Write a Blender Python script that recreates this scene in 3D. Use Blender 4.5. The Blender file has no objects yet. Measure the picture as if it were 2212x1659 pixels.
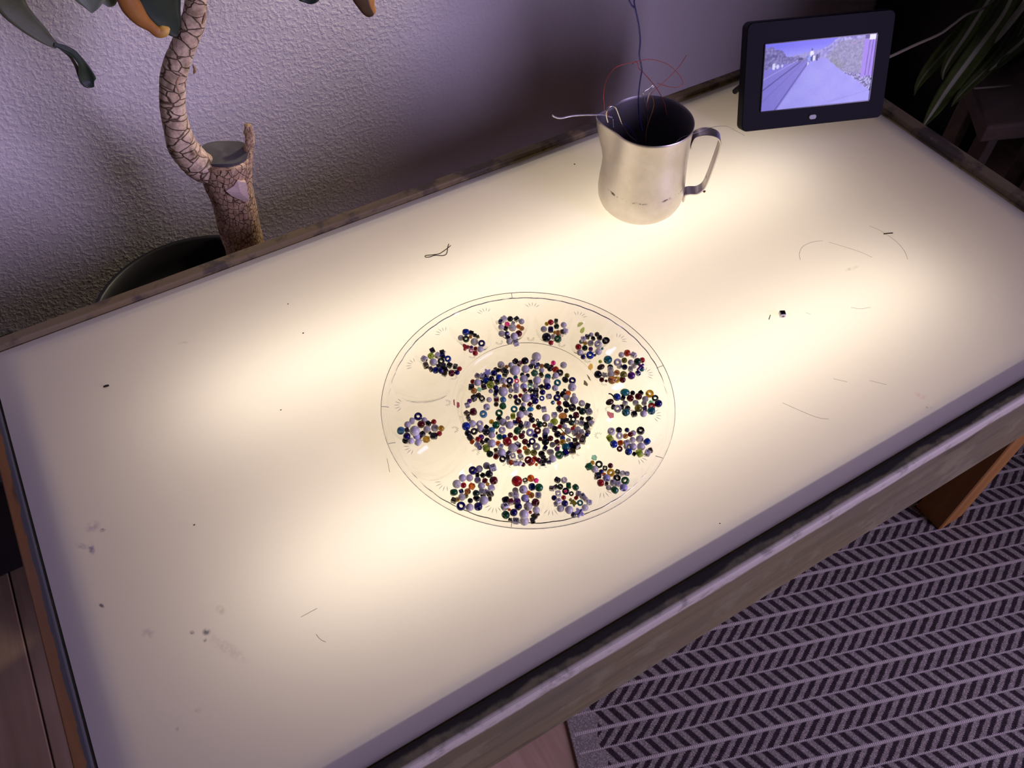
import bpy, bmesh, math, random
import numpy as np
from mathutils import Vector, Matrix, Euler

random.seed(7)
rng = np.random.default_rng(7)
SC = bpy.context.scene
COL = SC.collection
W, H = 2212, 1659

# ------------------------------------------------------------------ camera
FPX = 1804.668
YAW, PITCH, ROLL = 0.533025442, 0.908423086, 0.001335443
CAM = np.array([-0.294369288, -0.464626606, 0.745843773])
_cy, _sy, _cp, _sp = math.cos(YAW), math.sin(YAW), math.cos(PITCH), math.sin(PITCH)
FW = np.array([_sy * _cp, _cy * _cp, -_sp])
_r0 = np.array([_cy, -_sy, 0.0])
_u0 = np.cross(_r0, FW)
RT = _r0 * math.cos(ROLL) + _u0 * math.sin(ROLL)
UP = -_r0 * math.sin(ROLL) + _u0 * math.cos(ROLL)
cd = bpy.data.cameras.new('camera')
cam = bpy.data.objects.new('camera', cd)
COL.objects.link(cam)
cd.sensor_width = 36.0
cd.lens = FPX / W * 36.0
cd.clip_start = 0.02
m = Matrix.Identity(4)
for i in range(3):
    m[i][0], m[i][1], m[i][2], m[i][3] = RT[i], UP[i], -FW[i], CAM[i]
cam.matrix_world = m
SC.camera = cam

# ------------------------------------------------------------------ view, world, lights
SC.view_settings.view_transform = 'Standard'
SC.view_settings.look = 'None'
SC.view_settings.exposure = 0.0
SC.view_settings.gamma = 1.0
SC.view_settings.use_curve_mapping = False
SC.cycles.max_bounces = 14
SC.cycles.transmission_bounces = 12
SC.cycles.transparent_max_bounces = 12
SC.cycles.diffuse_bounces = 5
SC.cycles.glossy_bounces = 4
SC.cycles.sample_clamp_indirect = 4.0
wd = bpy.data.worlds.new('room_dusk')
SC.world = wd
wd.use_nodes = True
wd.node_tree.nodes['Background'].inputs['Color'].default_value = (0.60, 0.50, 1.0, 1)
wd.node_tree.nodes['Background'].inputs['Strength'].default_value = 0.008


def area(name, loc, target, sx, sy, power, color, spread=180):
    l = bpy.data.lights.new(name, 'AREA')
    l.shape = 'RECTANGLE'
    l.size, l.size_y = sx, sy
    l.energy = power
    l.color = color
    l.spread = math.radians(spread)
    o = bpy.data.objects.new(name, l)
    COL.objects.link(o)
    o.location = loc
    d = Vector(target) - Vector(loc)
    o.rotation_euler = d.to_track_quat('-Z', 'Y').to_euler()
    return o


# daylight through a window to the right of and behind the photographer
area('window_daylight', (1.6, -2.3, 0.95), (0.1, 0.5, 0.0), 1.5, 1.8, 88.0, (0.66, 0.53, 0.97))
# added unseen warm fill spot, brightening the upper wall and the plant
sl = bpy.data.lights.new('added_wall_spot', 'SPOT')
sl.energy = 24.0
sl.color = (1.0, 0.85, 0.64)
sl.spot_size = math.radians(60)
sl.spot_blend = 1.0
sl.shadow_soft_size = 0.05
slo = bpy.data.objects.new('added_wall_spot', sl)
COL.objects.link(slo)
slo.location = (0.55, 0.66, 0.62)
slo.rotation_euler = (Vector((-0.05, 0.74, 0.12)) - slo.location).to_track_quat('-Z', 'Y').to_euler()
# two fluorescent tubes lying inside the light box
for ty in (0.178, -0.070):
    t = area('tube_light', (0.115, ty, -0.116), (0.115, ty, 1.0), 0.86, 0.030, 1.32, (1.0, 0.92, 0.77))
    t.rotation_euler = (math.pi, 0, 0)


# ------------------------------------------------------------------ geometry helpers
def ray(px):
    return FW + RT * ((px[0] - W / 2) / FPX) - UP * ((px[1] - H / 2) / FPX)


def at_z(px, z=0.0):
    d = ray(px)
    return CAM + d * ((z - CAM[2]) / d[2])


def at_y(px, y):
    d = ray(px)
    return CAM + d * ((y - CAM[1]) / d[1])


def at_d(px, dist):
    return CAM + ray(px) * dist


def mesh(name, verts, faces, mat=None, smooth=False):
    me = bpy.data.meshes.new(name)
    me.from_pydata([tuple(map(float, v)) for v in verts], [], faces)
    if mat is not None:
        me.materials.append(mat)
    if smooth:
        me.polygons.foreach_set('use_smooth', [True] * len(me.polygons))
    me.update()
    return me


def link(name, me, parent=None, loc=None):
    o = bpy.data.objects.new(name, me)
    COL.objects.link(o)
    if parent is not None:
        o.parent = parent
    if loc is not None:
        o.location = loc
    return o


def tag(o, label=None, cat=None, group=None, kind=None):
    if label:
        o['label'] = label
    if cat:
        o['category'] = cat
    if group:
        o['group'] = group
    if kind:
        o['kind'] = kind
    return o


def thing(name, loc, label, cat, group=None):
    o = bpy.data.objects.new(name, None)
    COL.objects.link(o)
    o.location = loc
    o.empty_display_size = 0.02
    return tag(o, label, cat, group)


def part(name, verts, faces, mat, root, smooth=False):
    """A mesh given in world space, hung under a root that only translates."""
    base = Vector((0, 0, 0))
    p = root
    while p is not None:
        base += p.location
        p = p.parent
    b = np.array(base)
    return link(name, mesh(name, np.asarray(verts, float) - b, faces, mat, smooth), root)


def single(name, verts, faces, mat, label, cat, group=None, smooth=False):
    v = np.asarray(verts, float)
    c = (v.min(0) + v.max(0)) / 2
    c[2] = v[:, 2].min()
    o = link(name, mesh(name, v - c, faces, mat, smooth), None, tuple(c))
    return tag(o, label, cat, group)


def box(x0, x1, y0, y1, z0, z1, bevel=0.0, seg=2, cuts=0, rough=0.0):
    bm = bmesh.new()
    bmesh.ops.create_cube(bm, size=1.0)
    for v in bm.verts:
        v.co = Vector(((x0 + x1) / 2 + v.co.x * (x1 - x0), (y0 + y1) / 2 + v.co.y * (y1 - y0), (z0 + z1) / 2 + v.co.z * (z1 - z0)))
    if bevel:
        bmesh.ops.bevel(bm, geom=bm.edges[:], offset=bevel, segments=seg, affect='EDGES', profile=0.5)
    bm.verts.index_update()
    vs = [tuple(v.co) for v in bm.verts]
    fs = [[v.index for v in f.verts] for f in bm.faces]
    bm.free()
    return vs, fs


def join(*vf):
    V, F = [], []
    for v, f in vf:
        n = len(V)
        V += [tuple(x) for x in v]
        F += [[i + n for i in q] for q in f]
    return V, F


def lathe(profile, seg, center=(0, 0, 0), closed=False, a0=0.0):
    V, F = [], []
    n = len(profile)
    for k in range(seg):
        a = a0 + 2 * math.pi * k / seg
        for r, z in profile:
            V.append((center[0] + r * math.cos(a), center[1] + r * math.sin(a), center[2] + z))
    for k in range(seg):
        k2 = (k + 1) % seg
        for j in range(n if closed else n - 1):
            j2 = (j + 1) % n
            F.append([k * n + j, k2 * n + j, k2 * n + j2, k * n + j2])
    return V, F


def smooth_path(pts, sub=6):
    P = np.asarray(pts, float)
    n = len(P)
    out = []
    for i in range(n - 1):
        p0, p1, p2, p3 = P[max(i - 1, 0)], P[i], P[i + 1], P[min(i + 2, n - 1)]
        for k in range(sub):
            t = k / sub
            out.append(0.5 * ((2 * p1) + (-p0 + p2) * t + (2 * p0 - 5 * p1 + 4 * p2 - p3) * t * t + (-p0 + 3 * p1 - 3 * p2 + p3) * t ** 3))
    out.append(P[-1])
    return np.array(out)


def tube(path, radius, seg=8, caps=True):
    P = np.asarray(path, float)
    n = len(P)
    R = np.full(n, radius) if np.isscalar(radius) else np.asarray(radius, float)
    T = np.gradient(P, axis=0)
    T /= np.linalg.norm(T, axis=1)[:, None] + 1e-12
    a = np.array([0, 0, 1.0]) if abs(T[0][2]) < 0.9 else np.array([1.0, 0, 0])
    N = np.cross(T[0], a)
    N /= np.linalg.norm(N)
    V, F = [], []
    for i in range(n):
        N = N - T[i] * (N @ T[i])
        N /= np.linalg.norm(N) + 1e-12
        B = np.cross(T[i], N)
        for k in range(seg):
            an = 2 * math.pi * k / seg
            V.append(P[i] + R[i] * (N * math.cos(an) + B * math.sin(an)))
    for i in range(n - 1):
        for k in range(seg):
            k2 = (k + 1) % seg
            F.append([i * seg + k, i * seg + k2, (i + 1) * seg + k2, (i + 1) * seg + k])
    if caps:
        F.append(list(range(seg))[::-1])
        F.append([(n - 1) * seg + k for k in range(seg)])
    return V, F


# ------------------------------------------------------------------ materials
class NT:
    def __init__(self, name):
        self.m = bpy.data.materials.new(name)
        self.m.use_nodes = True
        self.t = self.m.node_tree
        self.t.nodes.clear()
        self.out = self.n('ShaderNodeOutputMaterial')

    def n(self, typ, **kw):
        x = self.t.nodes.new(typ)
        for k, v in kw.items():
            setattr(x, k, v)
        return x

    def set(self, node, **kw):
        for k, v in kw.items():
            key = k.replace('_', ' ')
            s = node.inputs[key] if key in node.inputs else node.inputs[k]
            self.plug(s, v)
        return node

    def plug(self, sock, v):
        if hasattr(v, 'is_output') or isinstance(v, bpy.types.NodeSocket):
            self.t.links.new(v, sock)
        elif isinstance(v, (tuple, list)) and len(v) == 3 and sock.type == 'RGBA':
            sock.default_value = (*v, 1)
        else:
            sock.default_value = v

    def math(self, op, a, b=None, c=None, clamp=False):
        x = self.n('ShaderNodeMath', operation=op, use_clamp=clamp)
        self.plug(x.inputs[0], a)
        if b is not None:
            self.plug(x.inputs[1], b)
        if c is not None:
            self.plug(x.inputs[2], c)
        return x.outputs[0]

    def mixc(self, f, a, b, blend='MIX'):
        x = self.n('ShaderNodeMix', data_type='RGBA', blend_type=blend)
        self.plug(x.inputs[0], f)
        self.plug(x.inputs[6], a)
        self.plug(x.inputs[7], b)
        return x.outputs[2]

    def rng(self, v, a, b, c=0.0, d=1.0):
        x = self.n('ShaderNodeMapRange')
        x.interpolation_type = 'SMOOTHSTEP'
        for k, q in zip((0, 1, 2, 3, 4), (v, a, b, c, d)):
            self.plug(x.inputs[k], q)
        return x.outputs[0]

    def coord(self, scale=(1, 1, 1), loc=(0, 0, 0), rot=(0, 0, 0), kind='Object'):
        tc = self.n('ShaderNodeTexCoord')
        mp = self.n('ShaderNodeMapping')
        self.t.links.new(tc.outputs[kind], mp.inputs[0])
        mp.inputs['Location'].default_value = loc
        mp.inputs['Rotation'].default_value = rot
        mp.inputs['Scale'].default_value = scale
        return mp.outputs[0]

    def noise(self, vec, scale, detail=3.0, rough=0.55, dist=0.0, out=0):
        x = self.n('ShaderNodeTexNoise')
        self.plug(x.inputs['Vector'], vec)
        x.inputs['Scale'].default_value = scale
        x.inputs['Detail'].default_value = detail
        x.inputs['Roughness'].default_value = rough
        x.inputs['Distortion'].default_value = dist
        return x.outputs[out]

    def sep(self, vec):
        x = self.n('ShaderNodeSeparateXYZ')
        self.plug(x.inputs[0], vec)
        return x.outputs

    def bump(self, h, strength=0.3, dist=0.002):
        x = self.n('ShaderNodeBump')
        self.plug(x.inputs['Height'], h)
        x.inputs['Strength'].default_value = strength
        x.inputs['Distance'].default_value = dist
        return x.outputs[0]

    def pbr(self, color, rough=0.5, normal=None, metal=0.0, trans=0.0, spec=0.5, coat=0.0, ior=1.45, emit=None, estr=0.0):
        b = self.n('ShaderNodeBsdfPrincipled')
        self.plug(b.inputs['Base Color'], color)
        self.plug(b.inputs['Roughness'], rough)
        self.plug(b.inputs['Metallic'], metal)
        self.plug(b.inputs['Transmission Weight'], trans)
        self.plug(b.inputs['Specular IOR Level'], spec)
        self.plug(b.inputs['Coat Weight'], coat)
        b.inputs['IOR'].default_value = ior
        if normal is not None:
            self.plug(b.inputs['Normal'], normal)
        if emit is not None:
            self.plug(b.inputs['Emission Color'], emit)
            b.inputs['Emission Strength'].default_value = estr
        return b.outputs[0]

    def done(self, shader):
        self.t.links.new(shader, self.out.inputs[0])
        return self.m


def plain(name, color, rough=0.5, **kw):
    t = NT(name)
    return t.done(t.pbr(color, rough, **kw))


# wall: pale plaster with a knock-down orange-peel relief
def mat_wall(name, c):
    t = NT(name)
    v = t.coord((1, 1, 1))
    n1 = t.noise(v, 185, 2, 0.45)
    n2 = t.noise(v, 420, 2, 0.5)
    blob = t.rng(n1, 0.42, 0.68)
    h = t.math('ADD', t.math('MULTIPLY', blob, 1.0), t.math('MULTIPLY', n2, 0.45))
    col = t.mixc(t.noise(v, 3, 2), c, tuple(x * 0.93 for x in c))
    return t.done(t.pbr(col, 0.62, t.bump(h, 0.32, 0.0018), spec=0.25))


def mat_wood(name, c1, c2, axis='x', grain=1.0, dark=(0.02, 0.017, 0.012), knots=0.5, rough=0.6):
    t = NT(name)
    s = {'x': (2.2, 38, 38), 'y': (38, 2.2, 38), 'z': (38, 38, 2.2)}[axis]
    v = t.coord(s)
    g = t.noise(v, 1.0 * grain, 6, 0.62, 0.6)
    s2 = {'x': (3.2, 18, 18), 'y': (18, 3.2, 18), 'z': (18, 18, 3.2)}[axis]
    k = t.noise(t.coord(s2, (3.1, 1.7, 0.4)), 1.3, 3, 0.55, 0.2)
    big = t.noise(t.coord((2.5, 2.5, 2.5)), 2.0, 3)
    col = t.mixc(t.rng(g, 0.3, 0.72), c1, c2)
    col = t.mixc(t.rng(big, 0.35, 0.7, 0, 0.6), col, tuple(0.62 * a + 0.05 for a in c1))
    col = t.mixc(t.math('MULTIPLY', t.rng(k, 0.63, 0.72), knots), col, dark)
    return t, col, g, rough


def wood(name, c1, c2, axis='x', **kw):
    t, col, g, rough = mat_wood(name, c1, c2, axis, **kw)
    return t.done(t.pbr(col, rough, t.bump(g, 0.25, 0.001), spec=0.3))


M_WALL = mat_wall('plaster', (0.80, 0.77, 0.74))
M_FLOOR = wood('floor_wood', (0.40, 0.27, 0.16), (0.52, 0.37, 0.25), 'y', knots=0.15)
M_BLACK = plain('black_plastic', (0.012, 0.012, 0.014), 0.42)
M_SOIL = plain('dark_soil', (0.02, 0.014, 0.01), 0.95)
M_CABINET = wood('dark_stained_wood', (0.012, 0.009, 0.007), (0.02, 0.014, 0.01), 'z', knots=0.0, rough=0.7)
M_STOOL = wood('stool_wood', (0.10, 0.075, 0.05), (0.16, 0.11, 0.07), 'x', knots=0.3)
M_LEG = wood('warm_lit_pine', (0.30, 0.13, 0.025), (0.38, 0.18, 0.04), 'z', knots=0.3)  # orange-brown wood, its tone also carrying warm light leaking under the table
M_INNER = plain('light_box_paint', (0.90, 0.78, 0.60), 0.8, spec=0.1)
M_LEDGE = plain('ledge_wood', (0.10, 0.07, 0.04), 0.85, spec=0.1)


def board_material(name, axis, c1, c2, painted):
    """Bare weathered pine with what is left of old paint along the top."""
    t, col, g, rough = mat_wood(name, c1, c2, axis, knots=0.85)
    tc = t.n('ShaderNodeTexCoord').outputs['Object']
    x, y, z = t.sep(tc)
    v2 = t.coord((1, 1, 1))
    n = t.noise(v2, 14, 5, 0.65)
    n3 = t.noise(v2, 60, 4, 0.6)
    if painted == 'front':
        top = t.rng(z, -0.006, -0.001)
        # grey-green paint over the top, nearly black along the inside edge, worn pale on the outer arris
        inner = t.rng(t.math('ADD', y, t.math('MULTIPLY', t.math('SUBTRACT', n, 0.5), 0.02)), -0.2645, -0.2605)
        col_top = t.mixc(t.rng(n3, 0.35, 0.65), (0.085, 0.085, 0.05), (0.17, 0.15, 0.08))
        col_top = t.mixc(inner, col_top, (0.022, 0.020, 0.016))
        col = t.mixc(top, col, col_top)
        edge = t.math('MULTIPLY', t.rng(y, -0.2665, -0.2685), t.rng(t.math('ADD', z, t.math('MULTIPLY', n, 0.012)), -0.010, -0.003))
        col = t.mixc(t.math('MULTIPLY', edge, t.rng(n3, 0.3, 0.5, 0.45, 0.95)), col, (0.50, 0.46, 0.36))
        face = t.math('MULTIPLY', t.rng(n, 0.5, 0.62), t.rng(z, -0.03, -0.06))
        col = t.mixc(t.math('MULTIPLY', face, 0.5), col, (0.22, 0.21, 0.11))
    elif painted == 'left':
        inner = t.rng(t.math('ADD', x, t.math('MULTIPLY', t.math('SUBTRACT', n, 0.5), 0.012)), -0.5100, -0.5090)
        col = t.mixc(inner, col, (0.10, 0.10, 0.10))
    else:
        edge = t.rng(t.math('ADD', n, t.math('MULTIPLY', n3, 0.3)), 0.62, 0.75)
        col = t.mixc(t.math('MULTIPLY', edge, 0.8), col, (0.06, 0.05, 0.045))
    return t.done(t.pbr(col, 0.62, t.bump(t.math('ADD', g, n3), 0.4, 0.0012), spec=0.3))


M_FRONT = board_material('front_board_wood', 'x', (0.115, 0.10, 0.045), (0.185, 0.155, 0.07), 'front')
M_LEFT = board_material('left_board_wood', 'y', (0.26, 0.12, 0.035), (0.33, 0.17, 0.055), 'left')
M_BACK = board_material('back_board_wood', 'x', (0.20, 0.15, 0.07), (0.28, 0.2, 0.10), 'back')
M_RIGHT = board_material('right_board_wood', 'y', (0.20, 0.16, 0.08), (0.26, 0.2, 0.11), 'back')


def mat_panel():
    t = NT('frosted_acrylic')
    tc = t.n('ShaderNodeTexCoord').outputs['Object']
    base = (0.90, 0.85, 0.76)
    col = base
    nz = t.noise(t.coord((1, 1, 1)), 160, 4, 0.7)
    stains = [((222, 1145), 7, 4, 0.3, (0.10, 0.07, 0.20), 1.0), ((200, 1138), 16, 12, 0.6, (0.42, 0.36, 0.5), 0.5),
              ((198, 1186), 7, 12, 0.5, (0.28, 0.25, 0.42), 0.85), ((178, 1180), 17, 6, -0.3, (0.4, 0.36, 0.48), 0.5),
              ((219, 1308), 9, 3, -0.6, (0.05, 0.04, 0.1), 1.0), ((415, 1366), 6, 4, -0.5, (0.12, 0.11, 0.15), 0.8),
              ((446, 1365), 10, 7, -0.5, (0.12, 0.11, 0.16), 0.85), ((320, 1368), 16, 9, -0.3, (0.4, 0.36, 0.4), 0.4),
              ((476, 1318), 14, 8, -0.7, (0.5, 0.44, 0.36), 0.4), ((443, 1383), 4, 4, 0, (0.2, 0.18, 0.22), 0.7),
              ((490, 1400), 60, 12, -0.55, (0.5, 0.45, 0.42), 0.3), ((1990, 855), 9, 13, 0.9, (0.85, 0.45, 0.5), 0.35),
              ((2003, 880), 3, 3, 0, (0.2, 0.18, 0.2), 0.8), ((2012, 881), 2, 2, 0, (0.2, 0.18, 0.2), 0.7),
              ((1840, 580), 18, 4, 0.4, (0.35, 0.3, 0.25), 0.45), ((395, 740), 12, 4, 0.1, (0.55, 0.5, 0.42), 0.35),
              ((383, 1575), 4, 4, 0, (0.3, 0.25, 0.25), 0.5), ((427, 1535), 10, 5, 0, (0.5, 0.42, 0.38), 0.3)]
    for (px, a, b, rot, c, k) in stains:
        p = at_z(px)
        s = np.linalg.norm(p - CAM) / FPX
        d = t.n('ShaderNodeVectorMath', operation='SUBTRACT')
        t.plug(d.inputs[0], tc)
        d.inputs[1].default_value = tuple(p)
        r = t.n('ShaderNodeVectorRotate', rotation_type='Z_AXIS')
        t.plug(r.inputs['Vector'], d.outputs[0])
        r.inputs['Angle'].default_value = -(rot + YAW * -1.0)
        q = t.n('ShaderNodeVectorMath', operation='MULTIPLY')
        t.plug(q.inputs[0], r.outputs[0])
        q.inputs[1].default_value = (1 / (a * s), 1 / (b * s * 1.2), 0)
        ln = t.n('ShaderNodeVectorMath', operation='LENGTH')
        t.plug(ln.inputs[0], q.outputs[0])
        mk = t.math('MULTIPLY', t.rng(ln.outputs['Value'], 1.15, 0.25), t.rng(nz, 0.36, 0.60))
        col = t.mixc(t.math('MULTIPLY', mk, k), col, c)
    tr = t.n('ShaderNodeBsdfTranslucent')
    t.plug(tr.inputs[0], col)
    df = t.n('ShaderNodeBsdfDiffuse')
    t.plug(df.inputs[0], col)
    mx = t.n('ShaderNodeMixShader')
    mx.inputs[0].default_value = 0.5
    t.t.links.new(df.outputs[0], mx.inputs[1])
    t.t.links.new(tr.outputs[0], mx.inputs[2])
    gl = t.n('ShaderNodeBsdfGlossy')
    gl.inputs['Roughness'].default_value = 0.35
    fr = t.n('ShaderNodeFresnel')
    fr.inputs[0].default_value = 1.35
    m2 = t.n('ShaderNodeMixShader')
    t.t.links.new(fr.outputs[0], m2.inputs[0])
    t.t.links.new(mx.outputs[0], m2.inputs[1])
    t.t.links.new(gl.outputs[0], m2.inputs[2])
    return t.done(m2.outputs[0])


def mat_clear(name):
    t = NT(name)
    b = t.n('ShaderNodeBsdfTransparent')
    b.inputs[0].default_value = (0.97, 0.97, 0.97, 1)
    return t.done(b.outputs[0])


M_PANEL = mat_panel()
M_PANEL_UNDER = mat_clear('acrylic_underside')

# ------------------------------------------------------------------ room shell
ZF = -0.52
YW = 0.76


def structure(name, verts, faces, mat, smooth=False):
    o = link(name, mesh(name, verts, faces, mat, smooth))
    o['kind'] = 'structure'
    return o


structure('wall_back', *box(-3.2, 1.95, YW, YW + 0.1, ZF, 2.1), M_WALL)
structure('wall_right', *box(1.85, 1.95, -1.0, YW, ZF, 2.1), M_WALL)
structure('shade_block_right', *box(1.10, 1.85, -0.95, -0.34, ZF, 2.1), M_CABINET)  # added unseen block, keeps window light off the right side
fl = structure('floor', *box(-3.2, 1.95, -3.2, YW, ZF - 0.06, ZF - 0.018), plain('subfloor', (0.03, 0.022, 0.016), 0.9))
pw = 0.17
k = 0
xx = -1.55
while xx < 1.84:
    v, f = box(xx + 0.0012, min(xx + pw, 1.849) - 0.0012, -1.9, YW - 0.002, ZF - 0.0178, ZF, 0.0015, 1)
    part('plank', v, f, M_FLOOR, fl)
    xx += pw
structure('baseboard_back', *box(-3.1, 1.84, YW - 0.013, YW - 0.0005, ZF + 0.0005, ZF + 0.08, 0.003, 1), plain('white_trim', (0.6, 0.58, 0.55), 0.5))

# ------------------------------------------------------------------ light table
PX0, PX1, PY0, PY1 = -0.5027, 0.7463, -0.2527, 0.3800
TB = thing('light_table', (0.1218, 0.0637, ZF), 'low wooden light table with a glowing frosted top and worn painted frame', 'table')
# frosted top: one slab, only its upper face scatters
e = 0.001
v, f = box(PX0 + e, PX1 - e, PY0 + e, PY1 - e, -0.006, 0.0)
pn = part('panel', v, f, M_PANEL, TB)
pn['label'] = 'white frosted acrylic top lit from beneath'
pn.data.materials.append(M_PANEL_UNDER)
for p in pn.data.polygons:
    p.material_index = 0 if p.normal.z > 0.5 else 1
# world-space texture coordinates need the object at the origin
off = Vector(TB.location)
pn.location = -off
pn.data.transform(Matrix.Translation(off))


def tpart(name, vf, mat, label=None):
    """table part whose own origin sits at the world origin, so its texture space is the room's"""
    o = link(name, mesh(name, vf[0], vf[1], mat), TB)
    o.location = -Vector(TB.location)
    if label:
        o['label'] = label
    return o


tpart('frame_board', box(-0.5195, 0.7690, -0.2725, -0.2535, -0.150, 0.0035, 0.0035, 3), M_FRONT, 'front board with a pale worn edge and dark paint on top')
tpart('frame_board', box(-0.5195, 0.7690, 0.3815, 0.3960, -0.150, 0.0075, 0.002, 2), M_BACK, 'back board with flaking brown paint')
tpart('frame_board', box(-0.5195, -0.5045, -0.2534, 0.3814, -0.150, 0.0020, 0.0015, 2), M_LEFT, 'orange brown end board with grey paint inside')
tpart('frame_board', box(0.7480, 0.7690, -0.2534, 0.3814, -0.150, 0.0105, 0.003, 2), M_RIGHT, 'far end board in dull olive brown')
for b in ((PX0, PX1, PY0, PY0 + 0.030), (PX0, PX1, PY1 - 0.022, PY1), (PX0, PX0 + 0.034, PY0 + 0.0305, PY1 - 0.0225), (PX1 - 0.022, PX1, PY0 + 0.0305, PY1 - 0.0225)):
    tpart('ledge', box(b[0] + e, b[1] - e, b[2] + e, b[3] - e, -0.034, -0.0068), M_LEDGE)
tpart('bottom_board', box(-0.5025, 0.7455, -0.2520, 0.3800, -0.146, -0.136), M_INNER)
for lx, ly in ((0.667, -0.2515), (0.667, 0.320), (-0.500, -0.2515), (-0.500, 0.320)):
    tpart('leg', box(lx, lx + 0.056, ly, ly + 0.052, ZF + (0.0042 if lx > 0 else 0), -0.1465, 0.002, 1), M_LEG, 'orange brown square wooden leg' if ly < 0 < lx else None)


# worn scratches and pen ghosts in the acrylic
M_SCRATCH = plain('scratch_grime', (0.30, 0.25, 0.20), 0.8)
SCR = [[(1729, 562), (1727, 547), (1735, 532), (1755, 523), (1778, 520)], [(1790, 523), (1830, 535), (1860, 545), (1884, 556)],
       [(1878, 488), (1905, 500), (1935, 521), (1953, 541), (1961, 560)], [(1838, 664), (1858, 667), (1880, 664)], [(1740, 675), (1751, 679)],
       [(1800, 818), (1830, 825)], [(1878, 822), (1915, 831)], [(650, 1333), (685, 1314)], [(683, 1370), (692, 1381), (704, 1387)],
       [(1661, 690), (1664, 680)], [(836, 990), (842, 1020)], [(1690, 870), (1760, 900), (1790, 905)]]
for i, s in enumerate(SCR):
    P = smooth_path([at_z(q, 0.0002) for q in s], 5)
    vv, ff = tube(P, 0.00022 if i not in (9,) else 0.0006, 5)
    vv = [(a[0], a[1], 0.0001 + (a[2] - 0.0002) * 0.3 + 0.0001) for a in vv]
    part('scratch', vv, ff, M_SCRATCH, TB)

# ------------------------------------------------------------------ rug
def mat_rug():
    t = NT('woven_rug')
    x, y, z = t.sep(t.n('ShaderNodeTexCoord').outputs['Object'])
    per, tk, sl = 0.0529, 0.1659, 0.0197
    jag = t.math('MULTIPLY', t.math('SUBTRACT', t.math('FRACT', t.math('MULTIPLY', x, 1 / 0.0030)), 0.5), 0.0016)
    vv = t.math('ADD', t.math('ADD', y, tk + per * 100), jag)
    ph = t.math('FRACT', t.math('DIVIDE', vv, per))                 # 0 on a thick rib
    up = t.math('MULTIPLY', ph, per)                                # distance above the thick rib
    dn = t.math('SUBTRACT', per, up)
    half = t.math('GREATER_THAN', ph, 0.5)                          # 1: strip below the next thick rib
    jv = t.math('MULTIPLY', t.math('SUBTRACT', t.math('FRACT', t.math('MULTIPLY', y, 1 / 0.0022)), 0.5), 0.0022)
    uA = t.math('ADD', t.math('ADD', x, t.math('MULTIPLY', up, 0.68)), jv)
    uB = t.math('ADD', t.math('ADD', x, t.math('MULTIPLY', dn, 1.10)), jv)
    u = t.math('ADD', t.math('MULTIPLY', uA, t.math('SUBTRACT', 1.0, half)), t.math('MULTIPLY', uB, half))
    fr = t.math('FRACT', t.math('ADD', t.math('DIVIDE', u, sl), 50.0))
    slash = t.math('MULTIPLY', t.rng(fr, 0.03, 0.09), t.rng(fr, 0.58, 0.52))
    inside = t.math('GREATER_THAN', t.math('ADD', x, t.math('MULTIPLY', t.math('PINGPONG', t.math('ADD', y, 1.0), 0.0264), 0.3)), 0.064)
    slash = t.math('MULTIPLY', slash, inside)
    near = t.math('MINIMUM', up, dn)
    thick = t.rng(near, 0.0030, 0.0020)
    thin = t.rng(t.math('ABSOLUTE', t.math('SUBTRACT', near, per / 2)), 0.0016, 0.0009)
    rib = t.math('MAXIMUM', thick, thin)
    rib = t.math('MULTIPLY', rib, t.math('GREATER_THAN', x, 0.026))
    kn = t.n('ShaderNodeTexVoronoi')
    t.plug(kn.inputs['Vector'], t.coord((1, 1, 1)))
    kn.inputs['Scale'].default_value = 420
    knit = kn.outputs['Distance']
    nz = t.noise(t.coord((1, 1, 1)), 380, 2, 0.7)
    lite = t.mixc(t.rng(nz, 0.35, 0.65), (0.30, 0.27, 0.22), (0.42, 0.38, 0.31))
    lite = t.mixc(t.rng(knit, 0.25, 0.6, 0, 0.55), lite, (0.10, 0.085, 0.075))
    dark = t.mixc(t.rng(nz, 0.3, 0.7), (0.022, 0.016, 0.018), (0.050, 0.036, 0.038))
    ribc = t.mixc(t.rng(t.math('FRACT', t.math('MULTIPLY', x, 1 / 0.0030)), 0.25, 0.6), (0.62, 0.56, 0.47), (0.36, 0.32, 0.27))
    col = t.mixc(slash, lite, dark)
    col = t.mixc(rib, col, ribc)
    hgt = t.math('ADD', t.math('MULTIPLY', rib, 1.0), t.math('SUBTRACT', t.math('MULTIPLY', nz, 0.7), t.math('MULTIPLY', slash, 0.3)))
    return t.done(t.pbr(col, 0.92, t.bump(hgt, 0.5, 0.0015), spec=0.1))


A = math.radians(-17.9)
rv, rf = box(0.0195, 1.05, -1.25, 0.30, 0.0, 0.004, 0.0015, 2)
rug = link('rug', mesh('rug', rv, rf, mat_rug()), None, (0, 0, ZF + 0.0003))
rug.rotation_euler = (0, 0, A)
tag(rug, 'flat woven rug with dark herringbone slashes between pale ribs', 'rug')

# ------------------------------------------------------------------ clear egg plate
RIM, DECK = 0.1600, 0.0135
CUPS = [math.radians(20.7 + 24 * i) for i in range(15)]


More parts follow.
